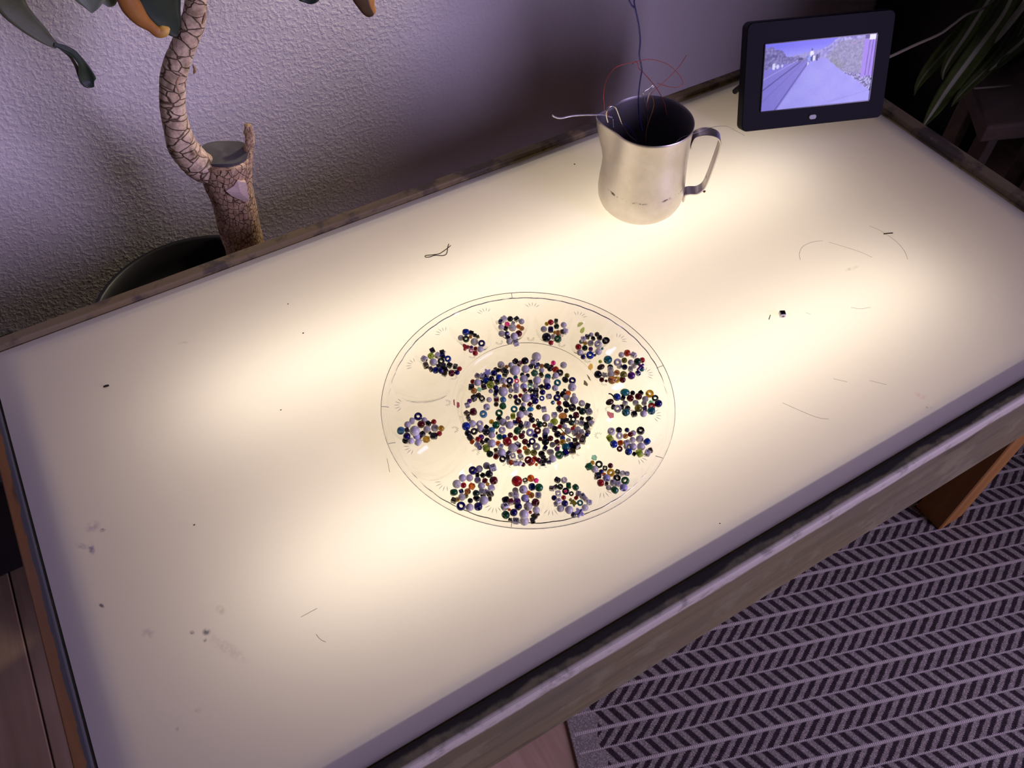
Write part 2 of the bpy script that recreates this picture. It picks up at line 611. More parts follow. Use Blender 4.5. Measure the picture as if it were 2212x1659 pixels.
def hfun(x, y):
    """height of the inside surface of the plate above the table"""
    x = np.asarray(x, float)
    y = np.asarray(y, float)
    r = np.hypot(x, y)
    th = np.arctan2(y, x)
    h = np.full(r.shape, DECK)
    s = np.clip((r - 0.0715) / (0.0800 - 0.0715), 0, 1)
    well = 0.0020 + (DECK + 0.0008 - 0.0020) * (s * s * (3 - 2 * s))
    h = np.where(r < 0.0800, well, h)
    lip = np.exp(-((r - 0.0810) / 0.0011) ** 2) * 0.0009
    h = h + np.where(r >= 0.0800, lip, 0)
    d = (th - CUPS[0] + math.radians(12)) % math.radians(24) - math.radians(12)
    a = r * np.cos(d) - 0.1190
    b = r * np.sin(d)
    bh = 0.0226 * (1 + 0.16 * a / 0.033)
    rho2 = (a / 0.0325) ** 2 + (b / bh) ** 2
    rho = np.sqrt(rho2)
    cup = 0.0022 + (DECK - 0.0022) * np.clip(rho, 0, 1) ** 2.3
    h = np.where(rho < 1, cup, h)
    h = h + np.where(rho >= 1, np.exp(-((rho - 1.03) / 0.03) ** 2) * 0.0005, 0)
    # groove with a scalloped ridge just inside the rim, then the flat flange
    g = r - 0.1525 - 0.0006 * np.abs(np.sin(th * 22.5))
    h = h + np.exp(-(g / 0.0009) ** 2) * 0.0012
    t = np.clip((r - 0.1535) / 0.0065, 0, 1)
    h = h + 0.0032 * t * t
    return h


def mat_plate():
    t = NT('clear_plate_plastic')
    b = t.n('ShaderNodeBsdfGlass')
    b.inputs['Color'].default_value = (0.985, 0.985, 0.98, 1)
    b.inputs['Roughness'].default_value = 0.0
    b.inputs['IOR'].default_value = 1.40
    return t.done(b.outputs[0])


M_PLATE = mat_plate()
radii = np.unique(np.concatenate([np.linspace(0, 0.066, 14), np.linspace(0.066, 0.084, 26), np.linspace(0.084, 0.150, 62), np.linspace(0.150, 0.160, 26)]))[1:]
NA, NR = 540, len(radii)
ths = np.arange(NA) * 2 * math.pi / NA
RR, TT = np.meshgrid(radii, ths, indexing='ij')
X, Y = RR * np.cos(TT), RR * np.sin(TT)
Zt = hfun(X, Y)
TH = 0.0014
top = np.stack([X, Y, Zt], -1).reshape(-1, 3)
bot = np.stack([X, Y, np.maximum(Zt - TH, 0.0004)], -1).reshape(-1, 3)
Vp = np.vstack([top, bot, [[0, 0, 0.0020]], [[0, 0, 0.0006]]])
i, j = np.meshgrid(np.arange(NR - 1), np.arange(NA), indexing='ij')
a_, b_, c_, d_ = i * NA + j, (i + 1) * NA + j, (i + 1) * NA + (j + 1) % NA, i * NA + (j + 1) % NA
q = np.stack([a_, b_, c_, d_], -1).reshape(-1, 4)
nT = NR * NA
Fp = q.tolist() + (q[:, ::-1] + nT).tolist()
ct, cb = 2 * nT, 2 * nT + 1
for jj in range(NA):
    j2 = (jj + 1) % NA
    Fp.append([ct, jj, j2])
    Fp.append([cb, nT + j2, nT + jj])
    o_ = (NR - 1) * NA
    Fp.append([o_ + jj, nT + o_ + jj, nT + o_ + j2, o_ + j2])
plate = thing('egg_plate', (0, 0, 0.0002), 'round clear plastic egg plate holding beads on the glowing table', 'plate')
part('plate_body', Vp + np.array([0, 0, 0.0002]), Fp, M_PLATE, plate, True)
# pressed sunbursts and dashes between the cups
orn = []
for k in range(15):
    am = CUPS[k] + math.radians(12)
    for w in range(8):
        an = am + math.pi + math.radians(-105 + 30 * w)
        c0 = np.array([0.0885 * math.cos(am), 0.0885 * math.sin(am), DECK + 0.0001])
        dv = np.array([math.cos(an), math.sin(an), 0])
        orn.append(tube([c0 + dv * 0.0020, c0 + dv * 0.0033, c0 + dv * 0.0046], [0.0001, 0.00030, 0.0001], 5))
    for w in range(5):
        an = am + math.radians(-48 + 24 * w)
        c0 = np.array([0.1345 * math.cos(am), 0.1345 * math.sin(am), DECK + 0.0001])
        dv = np.array([math.cos(an), math.sin(an), 0])
        orn.append(tube([c0 + dv * 0.0055, c0 + dv * 0.0085, c0 + dv * 0.0115], [0.0001, 0.00035, 0.0001], 5))
M_ORN = plain('pressed_plastic', (0.55, 0.53, 0.50), 0.2, trans=0.55, ior=1.3)
ov, of_ = join(*orn)
oo = part('pressed_ornament', np.array(ov) + np.array([0, 0, 0.0002]), of_, M_ORN, plate, True)
oo['kind'] = 'stuff'
for an in (math.radians(154), math.radians(66), math.radians(-14), math.radians(-127), math.radians(-60), math.radians(172)):
    c0 = np.array([math.cos(an), math.sin(an), 0])
    part('mould_tab', *tube([c0 * 0.1515 + (0, 0, DECK + 0.0016), c0 * 0.156 + (0, 0, DECK + 0.0030), c0 * 0.1592 + (0, 0, DECK + 0.0034)], 0.0004, 6), M_ORN, plate)
DATA = """
@A 900 740 20.11
620,1160,c,br,11;950,1020,c,bk,10;1260,1180,c,bk,11;1210,1360,c,gd,12;1430,990,c,bk,13;1680,1040,c,bk,11;680,340,c,bk,12;1110,430,c,bk,12;1215,450,c,cl,8;400,1000,c,gd,13;330,720,c,gy,14,I;620,580,q,lm,14;910,560,c,gy,13;1130,600,q,nv,12;720,850,w,gy,17;1150,1030,c,bk,13;1060,820,p,dg,16;1360,710,p,bl,15;830,1200,q,bl,15;1040,1220,q,nv,14;1520,1330,q,dr,14;1760,1300,r,nv,11;1860,1140,r,rd,11
@B 980 700 22.12
800,620,r,am,8;1010,540,c,bk,9;850,1110,f,pu,9;1040,1170,r,rd,9;580,390,q,bl,16;840,430,c,bk,11;1150,610,c,gd,8;340,660,w,wt,13;590,720,p,dg,15;830,1270,f,pk,12;580,1110,tri,rd,15;1030,1390,q,rd,12;1340,930,p,nv,16;1270,1200,w,wt,14;990,850,w,wt,17
@C 1060 670 19.52
1040,1260,c,bk,10;640,760,c,bk,11;940,560,c,gy,9;280,520,c,cl,8;1310,770,r,am,11;540,380,c,gy,14;410,490,c,nv,10;820,370,r,bk,13;1090,380,c,dg,12;1300,480,w,gy,13;690,590,f,hp,13;440,720,w,wt,13;1170,690,r,or,10;680,1000,f,nv,14;720,1150,f,nv,12;460,990,w,wt,14;1180,990,r,dr,15;790,1320,w,wt,14;1070,1400,c,gy,13,O;990,1100,w,gy,16;920,740,w,wt,17
@D 1150 675 20.73
1000,900,r,ye,8;1300,1000,r,cl,10;930,1090,w,wt,12;1340,860,c,bk,9;640,510,r,ye,9;820,440,r,rd,13;1060,390,c,dg,10;1080,620,f,dg,14;1400,560,w,gy,13;510,750,w,gy,14;1460,840,c,gy,13;1150,910,r,am,12;630,1110,r,bk,20;820,770,q,nv,15;830,1360,r,rd,11;1140,1190,p,gr,16
@E 1230 685 16.59
850,770,c,bk,9;560,930,r,ye,10;430,880,c,bk,9;890,1370,s,bk,9;780,630,w,gy,10;640,710,c,bk,11,G;500,790,c,gy,12,J;990,620,r,gd,11;1080,740,q,bk,13;320,1070,r,rd,14;550,1110,r,dg,13;760,1150,f,pu,12;760,940,w,gy,14;1180,1130,f,tq,7;380,1270,w,wt,14;1040,1240,w,wt,15;1030,980,p,gy,17;490,1430,r,nv,11;740,1370,p,bl,17;1310,850,btn,bk,17
@F 1265 745 15.8
500,570,r,lm,8;700,1230,s,dr,7;1540,830,c,gy,12;1650,720,w,wt,12;1260,1190,r,dr,14;640,1030,st,wt,13;550,1190,r,dr,11;1150,720,q,gy,13;1220,340,w,wt,13;1640,350,c,gy,13;1420,280,q,ro,15;1540,600,r,gy,13;1930,520,q,rd,12;1770,570,r,dg,16;1320,530,r,ol,13;1090,600,p,gy,17;840,760,r,dg,13;760,510,r,tq,19;520,760,o,br,18;850,850,c,wt,13,T;1330,760,r,nv,13;420,1010,r,bk,17;1070,950,r,am,13;870,1000,w,wt,16;1290,1010,r,ol,15;1060,1190,p,ye,14;900,1200,r,am,18;1790,970,c,nv,11;1560,1050,r,pu,17;1920,830,r,tq,11;1870,760,x,pu,20
@G 1295 835 15.8
470,700,c,bk,10;760,700,c,bk,10;1560,690,s,nv,8;1550,780,c,nv,11;1180,940,c,bk,13;800,400,c,bk,11;590,360,r,bl,17;870,200,of,tq,22;1130,220,r,bk,11;350,530,o,br,19;1410,220,c,bk,11;1050,400,r,dr,16;1330,340,r,dr,16;1710,250,p,ye,18;1900,400,p,dg,15;1760,560,r,mt,12;2010,580,r,nv,17;1560,430,w,gy,14;1230,560,w,gy,14;1520,570,w,gy,12;870,580,c,gy,12,O;960,740,r,bk,12;620,760,p,gy,17;900,880,q,tq,17;1500,930,w,gy,15;1780,680,p,rd,16;1770,830,q,tq,17;1330,740,r,ol,17
@H 1300 915 18.43
1290,1210,c,bk,9;960,930,c,gy,10;1250,380,w,gy,13;380,320,p,gy,17;680,260,r,bk,14;1000,260,r,nv,11;1140,430,r,dr,12;1540,290,p,bk,18;320,590,q,lm,17;940,500,r,am,12;700,490,p,gy,16;1510,620,w,gy,17;1800,720,q,bl,16;740,770,q,or,13;470,820,q,bl,17;710,1010,p,dr,13;1220,660,w,gy,14;1000,780,c,gy,14,I;1240,920,w,gy,16;1060,1120,q,bl,15;1560,920,w,gy,18;1930,1070,c,gd,11;1820,1170,c,gy,14,K;1500,1180,q,lm,18
@I 1255 975 17.46
570,990,c,br,9;870,880,r,or,9;960,1230,c,br,9;500,240,f,mt,14;430,430,q,ye,10;520,680,w,wt,16;300,570,f,gr,19;680,490,p,dg,17;900,650,c,bk,12,*;1110,540,r,dr,12;1130,810,p,ye,18;1380,780,c,bk,11,*;1560,840,c,gy,12,*;1740,840,c,gy,10,D;760,770,r,nv,11;640,910,c,bk,14;1350,1020,p,bk,17;1200,1190,c,gy,14,R;1400,1230,c,gy,13,V;1040,1370,w,wt,12;1670,1110,p,gr,18;740,1190,q,rd,16;1610,1370,q,li,17;1270,1460,q,gr,17;960,1010,r,li,17
@J 1180 1025 16.59
700,600,r,hp,8;1070,840,q,rd,10;340,1060,c,gy,10;980,1450,c,bk,11;400,200,c,bk,13;640,205,p,wt,14;200,500,c,br,12,O;340,450,c,br,11;500,440,p,dg,13;800,400,q,gr,15;1050,460,q,gr,15;700,600,p,bk,16;900,690,p,bk,11;1160,690,c,gy,13,T;1300,780,c,gy,13,M;1400,880,c,gy,12;1540,1000,c,gy,12,J;430,690,c,gy,14,*;280,840,r,nv,12;620,830,r,rd,11;430,960,c,gy,13,I;660,1040,r,nv,15;1210,1020,p,tq,14;510,1220,w,wt,16;820,1270,w,gy,18;1390,1190,w,wt,15;1180,1370,st,li,20,J;970,1000,bear,ol,22
@K 1075 1020 14.43
920,880,q,nv,11;1240,1330,c,gd,9;390,1490,c,gd,9;360,1170,r,or,7;1050,720,r,am,14;960,650,r,or,11;550,570,r,gy,14;410,700,w,wt,12;600,280,r,rd,24;860,270,c,br,12,*;1030,190,r,or,16;1070,460,q,bl,17;1200,260,f,hp,13;1290,480,r,gr,18;560,720,c,gy,15,L;1270,720,c,gy,14,E;250,860,q,bk,17;600,920,q,pu,17;390,930,c,dr,15;220,1070,c,gy,16,M;1180,950,q,dr,18;640,1070,r,nv,17;1200,1180,w,wt,16;1140,1390,c,gd,14;1090,1510,c,bk,12;570,1520,c,gy,15,W;500,1260,r,nv,17;250,1330,q,gr,18;1020,1250,f,rd,9;800,540,w,gy,19;850,810,w,li,17;950,1070,q,gy,19;830,1520,w,wt,20;820,1310,w,gy,20
@L 970 995 14.43
880,450,c,bk,10;1270,1200,c,gd,9;1200,740,f,am,10;260,1210,q,ye,11;520,1100,r,ol,12;1060,1090,c,bk,11;860,1180,c,bk,14;580,960,q,am,14;1120,630,f,dr,14;1170,160,w,gy,16;1300,230,c,nv,12;1370,220,c,gy,16,Q;940,260,r,gy,16;740,310,p,nv,18;1050,460,f,bk,14;1250,420,r,bk,17;1390,620,q,dr,18;420,540,w,gy,17;640,540,w,gy,16;450,770,r,rd,13;240,730,w,wt,19;710,800,f,or,18;890,610,w,li,15;1320,860,c,gy,15;1020,980,c,gy,13;1150,980,c,gy,13,N;1290,1060,c,gd,14,S;1010,790,w,gy,16;150,990,q,gr,17;380,960,c,bl,11,Y;840,1020,r,dg,15;150,1240,c,gd,13;400,1140,w,wt,16;660,1250,r,bk,12;370,1420,p,nv,20;640,1460,w,gy,17;910,1430,q,nv,18;1080,1240,w,gy,20
@N 855 885 20.11
480,890,c,bk,11;1480,1010,s,bk,8;1010,1230,w,gy,11;1240,450,w,gy,13;970,300,p,nv,18;700,490,q,gy,15;1650,530,r,rd,12;510,650,w,gy,15;1420,610,c,bk,12;1100,640,r,dr,17;220,910,q,lb,17;1350,860,w,gy,16;1980,810,q,ye,13;1700,800,w,gy,17;1890,1040,r,rd,12;420,1340,q,bk,14;480,1150,r,nv,16;1140,1070,c,bk,13;1650,1140,c,bk,15;660,1360,w,gy,14;970,1420,q,gy,16;1330,1290,f,ye,18;900,1150,w,li,15;820,920,w,gy,22
@1 995 765 19.52
880,1190,c,bk,9;1680,680,s,rd,8;1680,1450,s,rd,8;1480,660,c,br,10;1570,680,q,dg,10;1080,920,q,bl,12;1540,1170,c,bk,13;1500,1560,c,nv,12;1840,1360,q,am,11;1270,1560,w,gy,10;1870,850,c,bk,12;1830,690,c,bk,13;1700,450,w,wt,16;1400,800,r,nv,15;710,920,c,gy,12,S;900,940,c,gy,13,S;1130,780,st,li,16;1080,1110,q,bl,16;1300,1040,r,bk,13;1600,980,q,bl,14;1770,1120,c,gy,14,I;510,1160,r,rd,11;710,1200,w,gy,16;450,1390,c,bk,14;790,1490,f,mt,12;980,1380,c,bk,13;1480,1420,r,nv,12;560,1550,w,am,14;1260,1300,q,lm,17;1790,1590,w,gy,21
@2 1090 755 19.52
200,1540,c,gd,11;80,730,r,am,9;1540,1080,c,gd,11;1550,1580,c,bk,11;60,950,c,bk,12;1340,310,w,wt,21;450,500,c,bk,12;640,600,c,dr,12;860,480,q,bk,16;270,660,w,gy,13;1100,720,c,bk,10;1220,560,c,gy,14,N;1410,640,c,nv,9;1340,750,c,nv,10;1570,700,q,am,10;1780,690,q,dg,13;1560,880,w,gy,12;740,1060,r,bk,10;970,1100,r,bk,10;460,1180,r,tq,10;1820,1150,q,tq,14;1780,1350,w,gy,16;220,1320,p,nv,16;510,1330,p,hp,11;1080,1400,c,br,12;1070,1540,p,mt,12;800,1560,r,li,15;490,1530,w,gy,14;1310,1550,c,gy,12,*;1800,1560,r,nv,16;1260,1000,f,gr,18;430,880,w,gy,23;880,830,w,gy,18;810,1240,w,gy,18;1370,1300,w,gy,18
@3 1185 760 19.52
200,1100,w,gy,8;130,610,r,dr,9;50,720,r,bk,12;780,1000,r,ol,11;200,470,r,hp,11;630,560,w,wt,15;290,750,q,ro,15;480,890,p,bk,15;300,1000,r,gy,14;700,1180,of,bk,17;1000,1220,p,nv,16;370,1310,p,tq,16;270,1530,w,gy,14;990,1490,w,gy,19;680,1620,s,bk,8
@4 995 845 19.52
1470,140,c,nv,10;750,180,q,gd,13;1500,560,r,gd,11;330,1160,c,br,11;560,290,c,bk,14,*;900,330,c,bk,14,*;1200,360,w,wt,12;370,420,r,pu,11;280,590,c,gy,12,N;1100,670,q,gy,15;540,870,q,dr,17;960,970,p,lb,17;270,950,c,gd,13;1510,350,c,dr,13;1790,360,q,lb,14;1780,630,f,gr,18;1620,930,p,gr,17;1640,1180,c,bk,13;1300,1290,r,ye,11;1490,1430,r,gr,17;490,1380,w,gy,17;230,1480,q,bl,18;810,1390,p,gy,16;1790,1310,w,gy,17
@5 1090 835 19.52
1380,1420,s,gd,8;1430,870,r,gd,12;1080,1210,r,gd,12;860,190,c,dr,11;1090,160,c,bk,11,E;1310,180,c,bk,13,H;490,150,c,gy,13,S;260,170,w,gy,11;240,420,c,gd,10,*;460,440,r,pu,11;670,380,r,rd,10;1330,380,c,bk,12,E;1170,430,r,nv,15;1290,610,r,nv,15;1600,240,r,nv,13;1570,500,p,bl,12;1870,420,c,gy,12,N;550,650,p,bk,16;790,770,w,gy,11;400,960,p,tq,16;750,960,r,dg,15;1080,770,c,dr,12;1090,960,o,sk,15;1660,960,c,gy,13,N;920,1110,w,wt,12;350,1250,q,lm,14;660,1190,w,gy,17;130,1330,w,gy,10;580,1380,r,dr,12;1150,1410,r,bk,14;1750,1320,w,gy,18;900,480,w,gy,20
@6 1185 840 19.52
380,170,r,bk,9;1070,260,w,wt,9;1400,1270,c,gd,10;1830,1240,s,bk,6;770,1330,c,bk,11;590,230,c,bk,12;820,190,f,or,15;350,380,p,nv,16;760,380,c,gy,13;180,580,f,tq,11;440,600,r,rd,11;740,650,of,bk,18;1070,480,w,gy,19;1400,610,w,wt,15;1640,740,c,bk,13;1000,800,p,bk,17;460,850,q,bk,16;740,930,r,bk,11;240,1100,c,gy,13,O;600,1150,of,am,20;1160,1110,q,dr,15;1270,830,r,br,10;1420,950,r,dg,16;1700,970,c,gy,15,C;920,1160,r,bk,9;1040,1290,p,bk,14;590,1390,c,bk,13;1700,1300,c,bk,14;1800,1450,c,gy,12;1190,1430,c,gy,11,*;1390,1450,c,gy,13,H;960,1430,r,dg,13;1580,1510,c,bk,12;480,1600,r,rd,11;230,1390,q,lm,17
@7 995 905 19.52
900,980,c,bk,10;1480,1330,c,gd,10;1520,600,s,dr,7;1090,360,c,bk,11;1580,1030,r,or,12;300,600,r,bk,14;830,440,q,gy,16;570,530,p,bk,16;1080,560,q,bk,16;1310,470,q,lb,14;1310,690,w,gy,15;1750,480,p,gy,16;1640,760,r,tq,14;1840,760,q,bl,12;870,770,r,pu,13;740,860,q,rd,13;400,800,c,bk,13;490,970,q,or,11;700,1090,c,gy,12,I;800,1210,q,li,11;1110,910,r,bk,13;1080,1230,q,lm,18;1230,1480,r,dg,15;1690,1160,c,gy,13,A;1500,1580,q,rd,14;1720,1430,w,gy,19;1310,1030,w,gy,18
@8 1090 905 19.52
1010,1120,c,bk,9;800,560,w,gy,8;1500,850,r,dr,10;1280,720,c,nv,12;430,160,c,nv,12;650,170,c,dr,12;700,320,c,bk,13;160,1480,c,bk,13;1700,1240,c,nv,12;1250,290,r,rd,10;1690,240,p,gd,12;1470,230,r,dg,15;950,250,c,gy,16,J;540,500,q,gr,17;1390,500,p,dr,16;240,690,r,dr,13;720,720,r,dr,14;450,810,r,rd,12;110,960,q,rd,20;860,960,r,dr,14;1160,950,p,nv,16;1750,520,w,gy,16;1700,700,c,nv,13;1720,960,r,bk,17;550,1100,c,nv,14;620,1380,r,rd,12;1340,1170,p,gy,17;850,1230,f,or,12;1230,1430,q,ol,15;960,1390,r,ol,15;1560,1480,r,bk,15;1880,1390,w,gy,12;360,1570,c,gy,13,*;680,1600,c,gy,13,*;1080,580,p,li,18;210,260,w,gy,18;340,1230,w,gy,21
@9 1185 905 19.52
1600,370,c,bk,12;1660,560,c,gd,10;450,1180,f,pk,8;1230,1200,c,br,11;360,1000,c,dr,13;360,1270,f,pu,14;80,290,c,gy,13,J;270,430,c,bk,13;670,320,w,gy,12;1020,420,f,rd,12;1080,300,r,am,8;1230,430,w,wt,13;1610,660,r,nv,10;1390,570,c,gy,13;1110,580,c,gy,14,Y;1280,740,q,pe,15;1470,800,c,gd,12;1430,930,c,gd,14,O;1120,930,c,br,13;380,650,r,bk,16;610,650,r,am,10;590,810,r,bl,12;80,820,r,dr,13;830,900,w,wt,11;590,980,q,ye,14;160,1090,w,gy,13;950,1110,q,nv,15;1180,1120,c,br,14;720,1180,q,tq,17;720,1440,c,nv,15;1000,1360,c,gd,14;90,1410,w,gy,15;450,1520,p,gr,18;810,510,w,gy,15
@10 1040 935 19.52
1110,1040,c,bk,10;1760,1340,r,dr,10;1160,1230,c,gy,11;1250,1250,r,or,12;1620,1290,c,gy,10;1440,1280,c,gy,12,U;890,1110,p,bk,15
@11 1130 935 19.52
860,1050,c,bk,11;970,1180,c,bk,10;830,1270,c,bk,12;720,1220,c,bk,11;640,1150,r,dr,11;1090,1230,c,nv,10;560,1340,r,or,7;480,1100,q,ro,13;330,1230,q,ro,18;220,1150,p,dr,17;1240,1090,q,wt,17
"""

# ------------------------------------------------------------------ beads
BCOL = {  # code: (name, rgb, transmission, roughness, metallic)
    'bk': ('black', (0.012, 0.011, 0.013), 0.0, 0.22, 0), 'gy': ('white', (0.80, 0.77, 0.74), 0.10, 0.30, 0), 'wt': ('milky white', (0.86, 0.83, 0.78), 0.35, 0.30, 0),
    'bl': ('blue', (0.012, 0.06, 0.42), 0.25, 0.15, 0), 'nv': ('navy', (0.014, 0.010, 0.13), 0.15, 0.15, 0), 'rd': ('red', (0.55, 0.018, 0.02), 0.45, 0.18, 0),
    'dr': ('maroon', (0.17, 0.008, 0.015), 0.3, 0.18, 0), 'gr': ('green', (0.02, 0.17, 0.05), 0.35, 0.16, 0), 'dg': ('dark green', (0.012, 0.045, 0.018), 0.2, 0.16, 0),
    'lm': ('lime', (0.52, 0.66, 0.07), 0.65, 0.3, 0), 'ye': ('yellow', (0.80, 0.50, 0.03), 0.6, 0.25, 0), 'am': ('amber', (0.62, 0.26, 0.05), 0.6, 0.22, 0),
    'or': ('orange', (0.90, 0.20, 0.012), 0.6, 0.25, 0), 'ro': ('orange red', (0.75, 0.07, 0.015), 0.5, 0.25, 0), 'pk': ('pale pink', (0.95, 0.45, 0.75), 0.9, 0.05, 0),
    'hp': ('hot pink', (0.95, 0.05, 0.33), 0.75, 0.08, 0), 'pu': ('purple', (0.14, 0.025, 0.25), 0.4, 0.15, 0), 'tq': ('teal', (0.015, 0.20, 0.24), 0.5, 0.08, 0),
    'lb': ('light blue', (0.10, 0.34, 0.58), 0.5, 0.25, 0), 'br': ('brown', (0.06, 0.025, 0.012), 0.3, 0.2, 0), 'mt': ('mint green', (0.35, 0.75, 0.60), 0.8, 0.06, 0),
    'cl': ('clear', (0.95, 0.93, 0.9), 0.95, 0.05, 0), 'gd': ('dark gold', (0.13, 0.10, 0.035), 0.25, 0.2, 0.5), 'li': ('lilac', (0.52, 0.50, 0.76), 0.1, 0.3, 0),
    'ol': ('olive', (0.30, 0.28, 0.03), 0.5, 0.2, 0), 'pe': ('peach', (0.75, 0.5, 0.36), 0.45, 0.3, 0), 'sk': ('sky blue', (0.02, 0.33, 0.66), 0.4, 0.12, 0)}
BM = {}
for c, (nm, rgb, tr, ro, me_) in BCOL.items():
    BM[c] = plain('bead_' + nm.replace(' ', '_'), rgb, ro, trans=tr, metal=me_, coat=0.35, ior=1.4)
M_INK = plain('letter_ink', (0.012, 0.010, 0.018), 0.5)
M_INKW = plain('letter_ink_pale', (0.55, 0.53, 0.5), 0.5)


def ring_solid(rings, seg, outer_square):
    """closed band: rings = [(x, radius, squareness)], swept about the x axis, joined last to first"""
    V, F = [], []
    n = len(rings)
    for x, r, sq in rings:
        for k in range(seg):
            a = 2 * math.pi * (k + 0.5) / seg
            c, s = math.cos(a), math.sin(a)
            m_ = (1 - sq) + sq / max(abs(c), abs(s))
            if sq > 0:
                m_ = min(m_, 1.32)
            V.append((x, r * c * m_, r * s * m_))
    for i in range(n):
        for k in range(seg):
            F.append([i * seg + k, ((i + 1) % n) * seg + k, ((i + 1) % n) * seg + (k + 1) % seg, i * seg + (k + 1) % seg])
    return V, F


def sphere(seg=16, rings=10, s=(0.5, 0.5, 0.5)):
    prof = [(math.sin(math.pi * i / rings) + 1e-4, -math.cos(math.pi * i / rings)) for i in range(rings + 1)]
    V, F = lathe(prof, seg)
    return [(x * s[0], y * s[1], z * s[2]) for x, y, z in V], F


def holed_sphere(hr=0.12, seg=16, rings=9):
    a0 = math.asin(hr / 0.5)
    prof = []
    for i in range(rings + 1):
        a = a0 + (math.pi - 2 * a0) * i / rings
        prof.append((0.5 * math.sin(a), -0.5 * math.cos(a)))
    return lathe(prof, seg, closed=True)


def ico(sub, s=(0.5, 0.5, 0.5)):
    bm = bmesh.new()
    bmesh.ops.create_icosphere(bm, subdivisions=sub, radius=1.0)
    bm.verts.index_update()
    V = [(v.co.x * s[0], v.co.y * s[1], v.co.z * s[2]) for v in bm.verts]
    F = [[v.index for v in f.verts] for f in bm.faces]
    bm.free()
    return V, F


def extrude_outline(pts, h, bev):
    n = len(pts)
    V, F = [], []
    for z, k in ((-h / 2, 1 - bev), (-h / 2 + bev * 0.4, 1), (h / 2 - bev * 0.4, 1), (h / 2, 1 - bev)):
        V += [(x * k, y * k, z) for x, y in pts]
    for L in range(3):
        for i in range(n):
            F.append([L * n + i, L * n + (i + 1) % n, (L + 1) * n + (i + 1) % n, (L + 1) * n + i])
    for L, rev in ((0, True), (3, False)):
        V.append((0, 0, V[L * n][2]))
        c = len(V) - 1
        for i in range(n):
            t = [c, L * n + i, L * n + (i + 1) % n]
            F.append(t[::-1] if rev else t)
    return V, F


def proto(kind):
    if kind in ('p', 'q'):
        pr = [(.21, -.34), (.36, -.36), (.455, -.26), (.495, -.1), (.495, .1), (.455, .26), (.36, .36), (.21, .34)]
        return lathe(pr, 20, closed=True), True
    if kind == 'c':
        R = [(-.5, .27, 0), (-.5, .43, .8), (-.43, .5, .85), (.43, .5, .85), (.5, .43, .8), (.5, .27, 0)]
        return ring_solid(R, 16, True), False
    if kind == 'w':
        return holed_sphere(0.07), True
    if kind == 'r':
        return holed_sphere(0.11), True
    if kind == 's':
        pr = [(.17, -.22), (.34, -.3), (.48, -.16), (.48, .16), (.34, .3), (.17, .22)]
        return lathe(pr, 14, closed=True), True
    if kind == 'f':
        return ico(1), False
    if kind == 'of':
        return ico(2, (.5, .40, .36)), False
    if kind == 'o':
        return sphere(16, 10, (.5, .36, .33)), True
    if kind == 'st':
        P = []
        for k in range(40):
            a = 2 * math.pi * k / 40
            r = 0.39 + 0.11 * math.cos(5 * a)
            P.append((r * math.cos(a), r * math.sin(a)))
        return extrude_outline(P, 0.34, 0.14), False
    if kind == 'tri':
        P = []
        for k in range(36):
            a = 2 * math.pi * k / 36
            r = 0.38 + 0.13 * math.cos(3 * a)
            P.append((r * math.cos(a), r * math.sin(a)))
        return extrude_outline(P, 0.34, 0.16), False
    if kind == 'x':
        vf = [box(-.5, .5, -.13, .13, -.13, .13, .05, 1), box(-.02, .24, -.36, .36, -.129, .129, .05, 1)]
        return join(*vf), False
    if kind == 'btn':
        V, F = [], []
        seg, rr = 40, np.concatenate([np.linspace(0.001, .30, 13), [.34, .40, .44, .48, .5]])
        def z(r):
            return .05 if r < .33 else (.09 + .05 * math.sin((r - .33) / .17 * math.pi))
        holes = [(.12 * math.cos(a), .12 * math.sin(a)) for a in (math.pi / 4, 3 * math.pi / 4, 5 * math.pi / 4, 7 * math.pi / 4)]
        n = len(rr)
        for sgn in (1, -1):
            for k in range(seg):
                a = 2 * math.pi * k / seg
                for r in rr:
                    V.append((r * math.cos(a), r * math.sin(a), sgn * z(r) if r < .499 else sgn * .04))
        for sd in (0, 1):
            b = sd * seg * n
            for k in range(seg):
                for j in range(n - 1):
                    am, rm = 2 * math.pi * (k + .5) / seg, (rr[j] + rr[j + 1]) / 2
                    if any(math.hypot(rm * math.cos(am) - hx, rm * math.sin(am) - hy) < .055 for hx, hy in holes):
                        continue
                    f = [b + k * n + j, b + k * n + j + 1, b + ((k + 1) % seg) * n + j + 1, b + ((k + 1) % seg) * n + j]
                    F.append(f if sd == 0 else f[::-1])
        for k in range(seg):
            F.append([k * n + n - 1, seg * n + k * n + n - 1, seg * n + ((k + 1) % seg) * n + n - 1, ((k + 1) % seg) * n + n - 1])
        return (V, F), True
    if kind == 'bear':
        def el(c, s):
            V, F = sphere(12, 8, s)
            return [(x + c[0], y + c[1], z + c[2]) for x, y, z in V], F
        return join(el((0.02, 0, 0), (.34, .24, .22)), el((-.36, 0, .05), (.17, .17, .16)), el((-.42, .12, .1), (.06, .06, .06)), el((-.42, -.12, .1), (.06, .06, .06)),
                    el((-.15, .2, -.1), (.1, .1, .09)), el((-.15, -.2, -.1), (.1, .1, .09)), el((.26, .19, -.1), (.11, .1, .09)), el((.26, -.19, -.1), (.11, .1, .09))), True


PROTO, MESHES, GLYPH = {}, {}, {}


def bead_mesh(kind, col):
    if kind not in PROTO:
        PROTO[kind] = proto(kind)
    if (kind, col) not in MESHES:
        (v, f), sm = PROTO[kind]
        MESHES[kind, col] = mesh('bead_' + kind + '_' + col, v, f, BM[col], sm)
    return MESHES[kind, col]


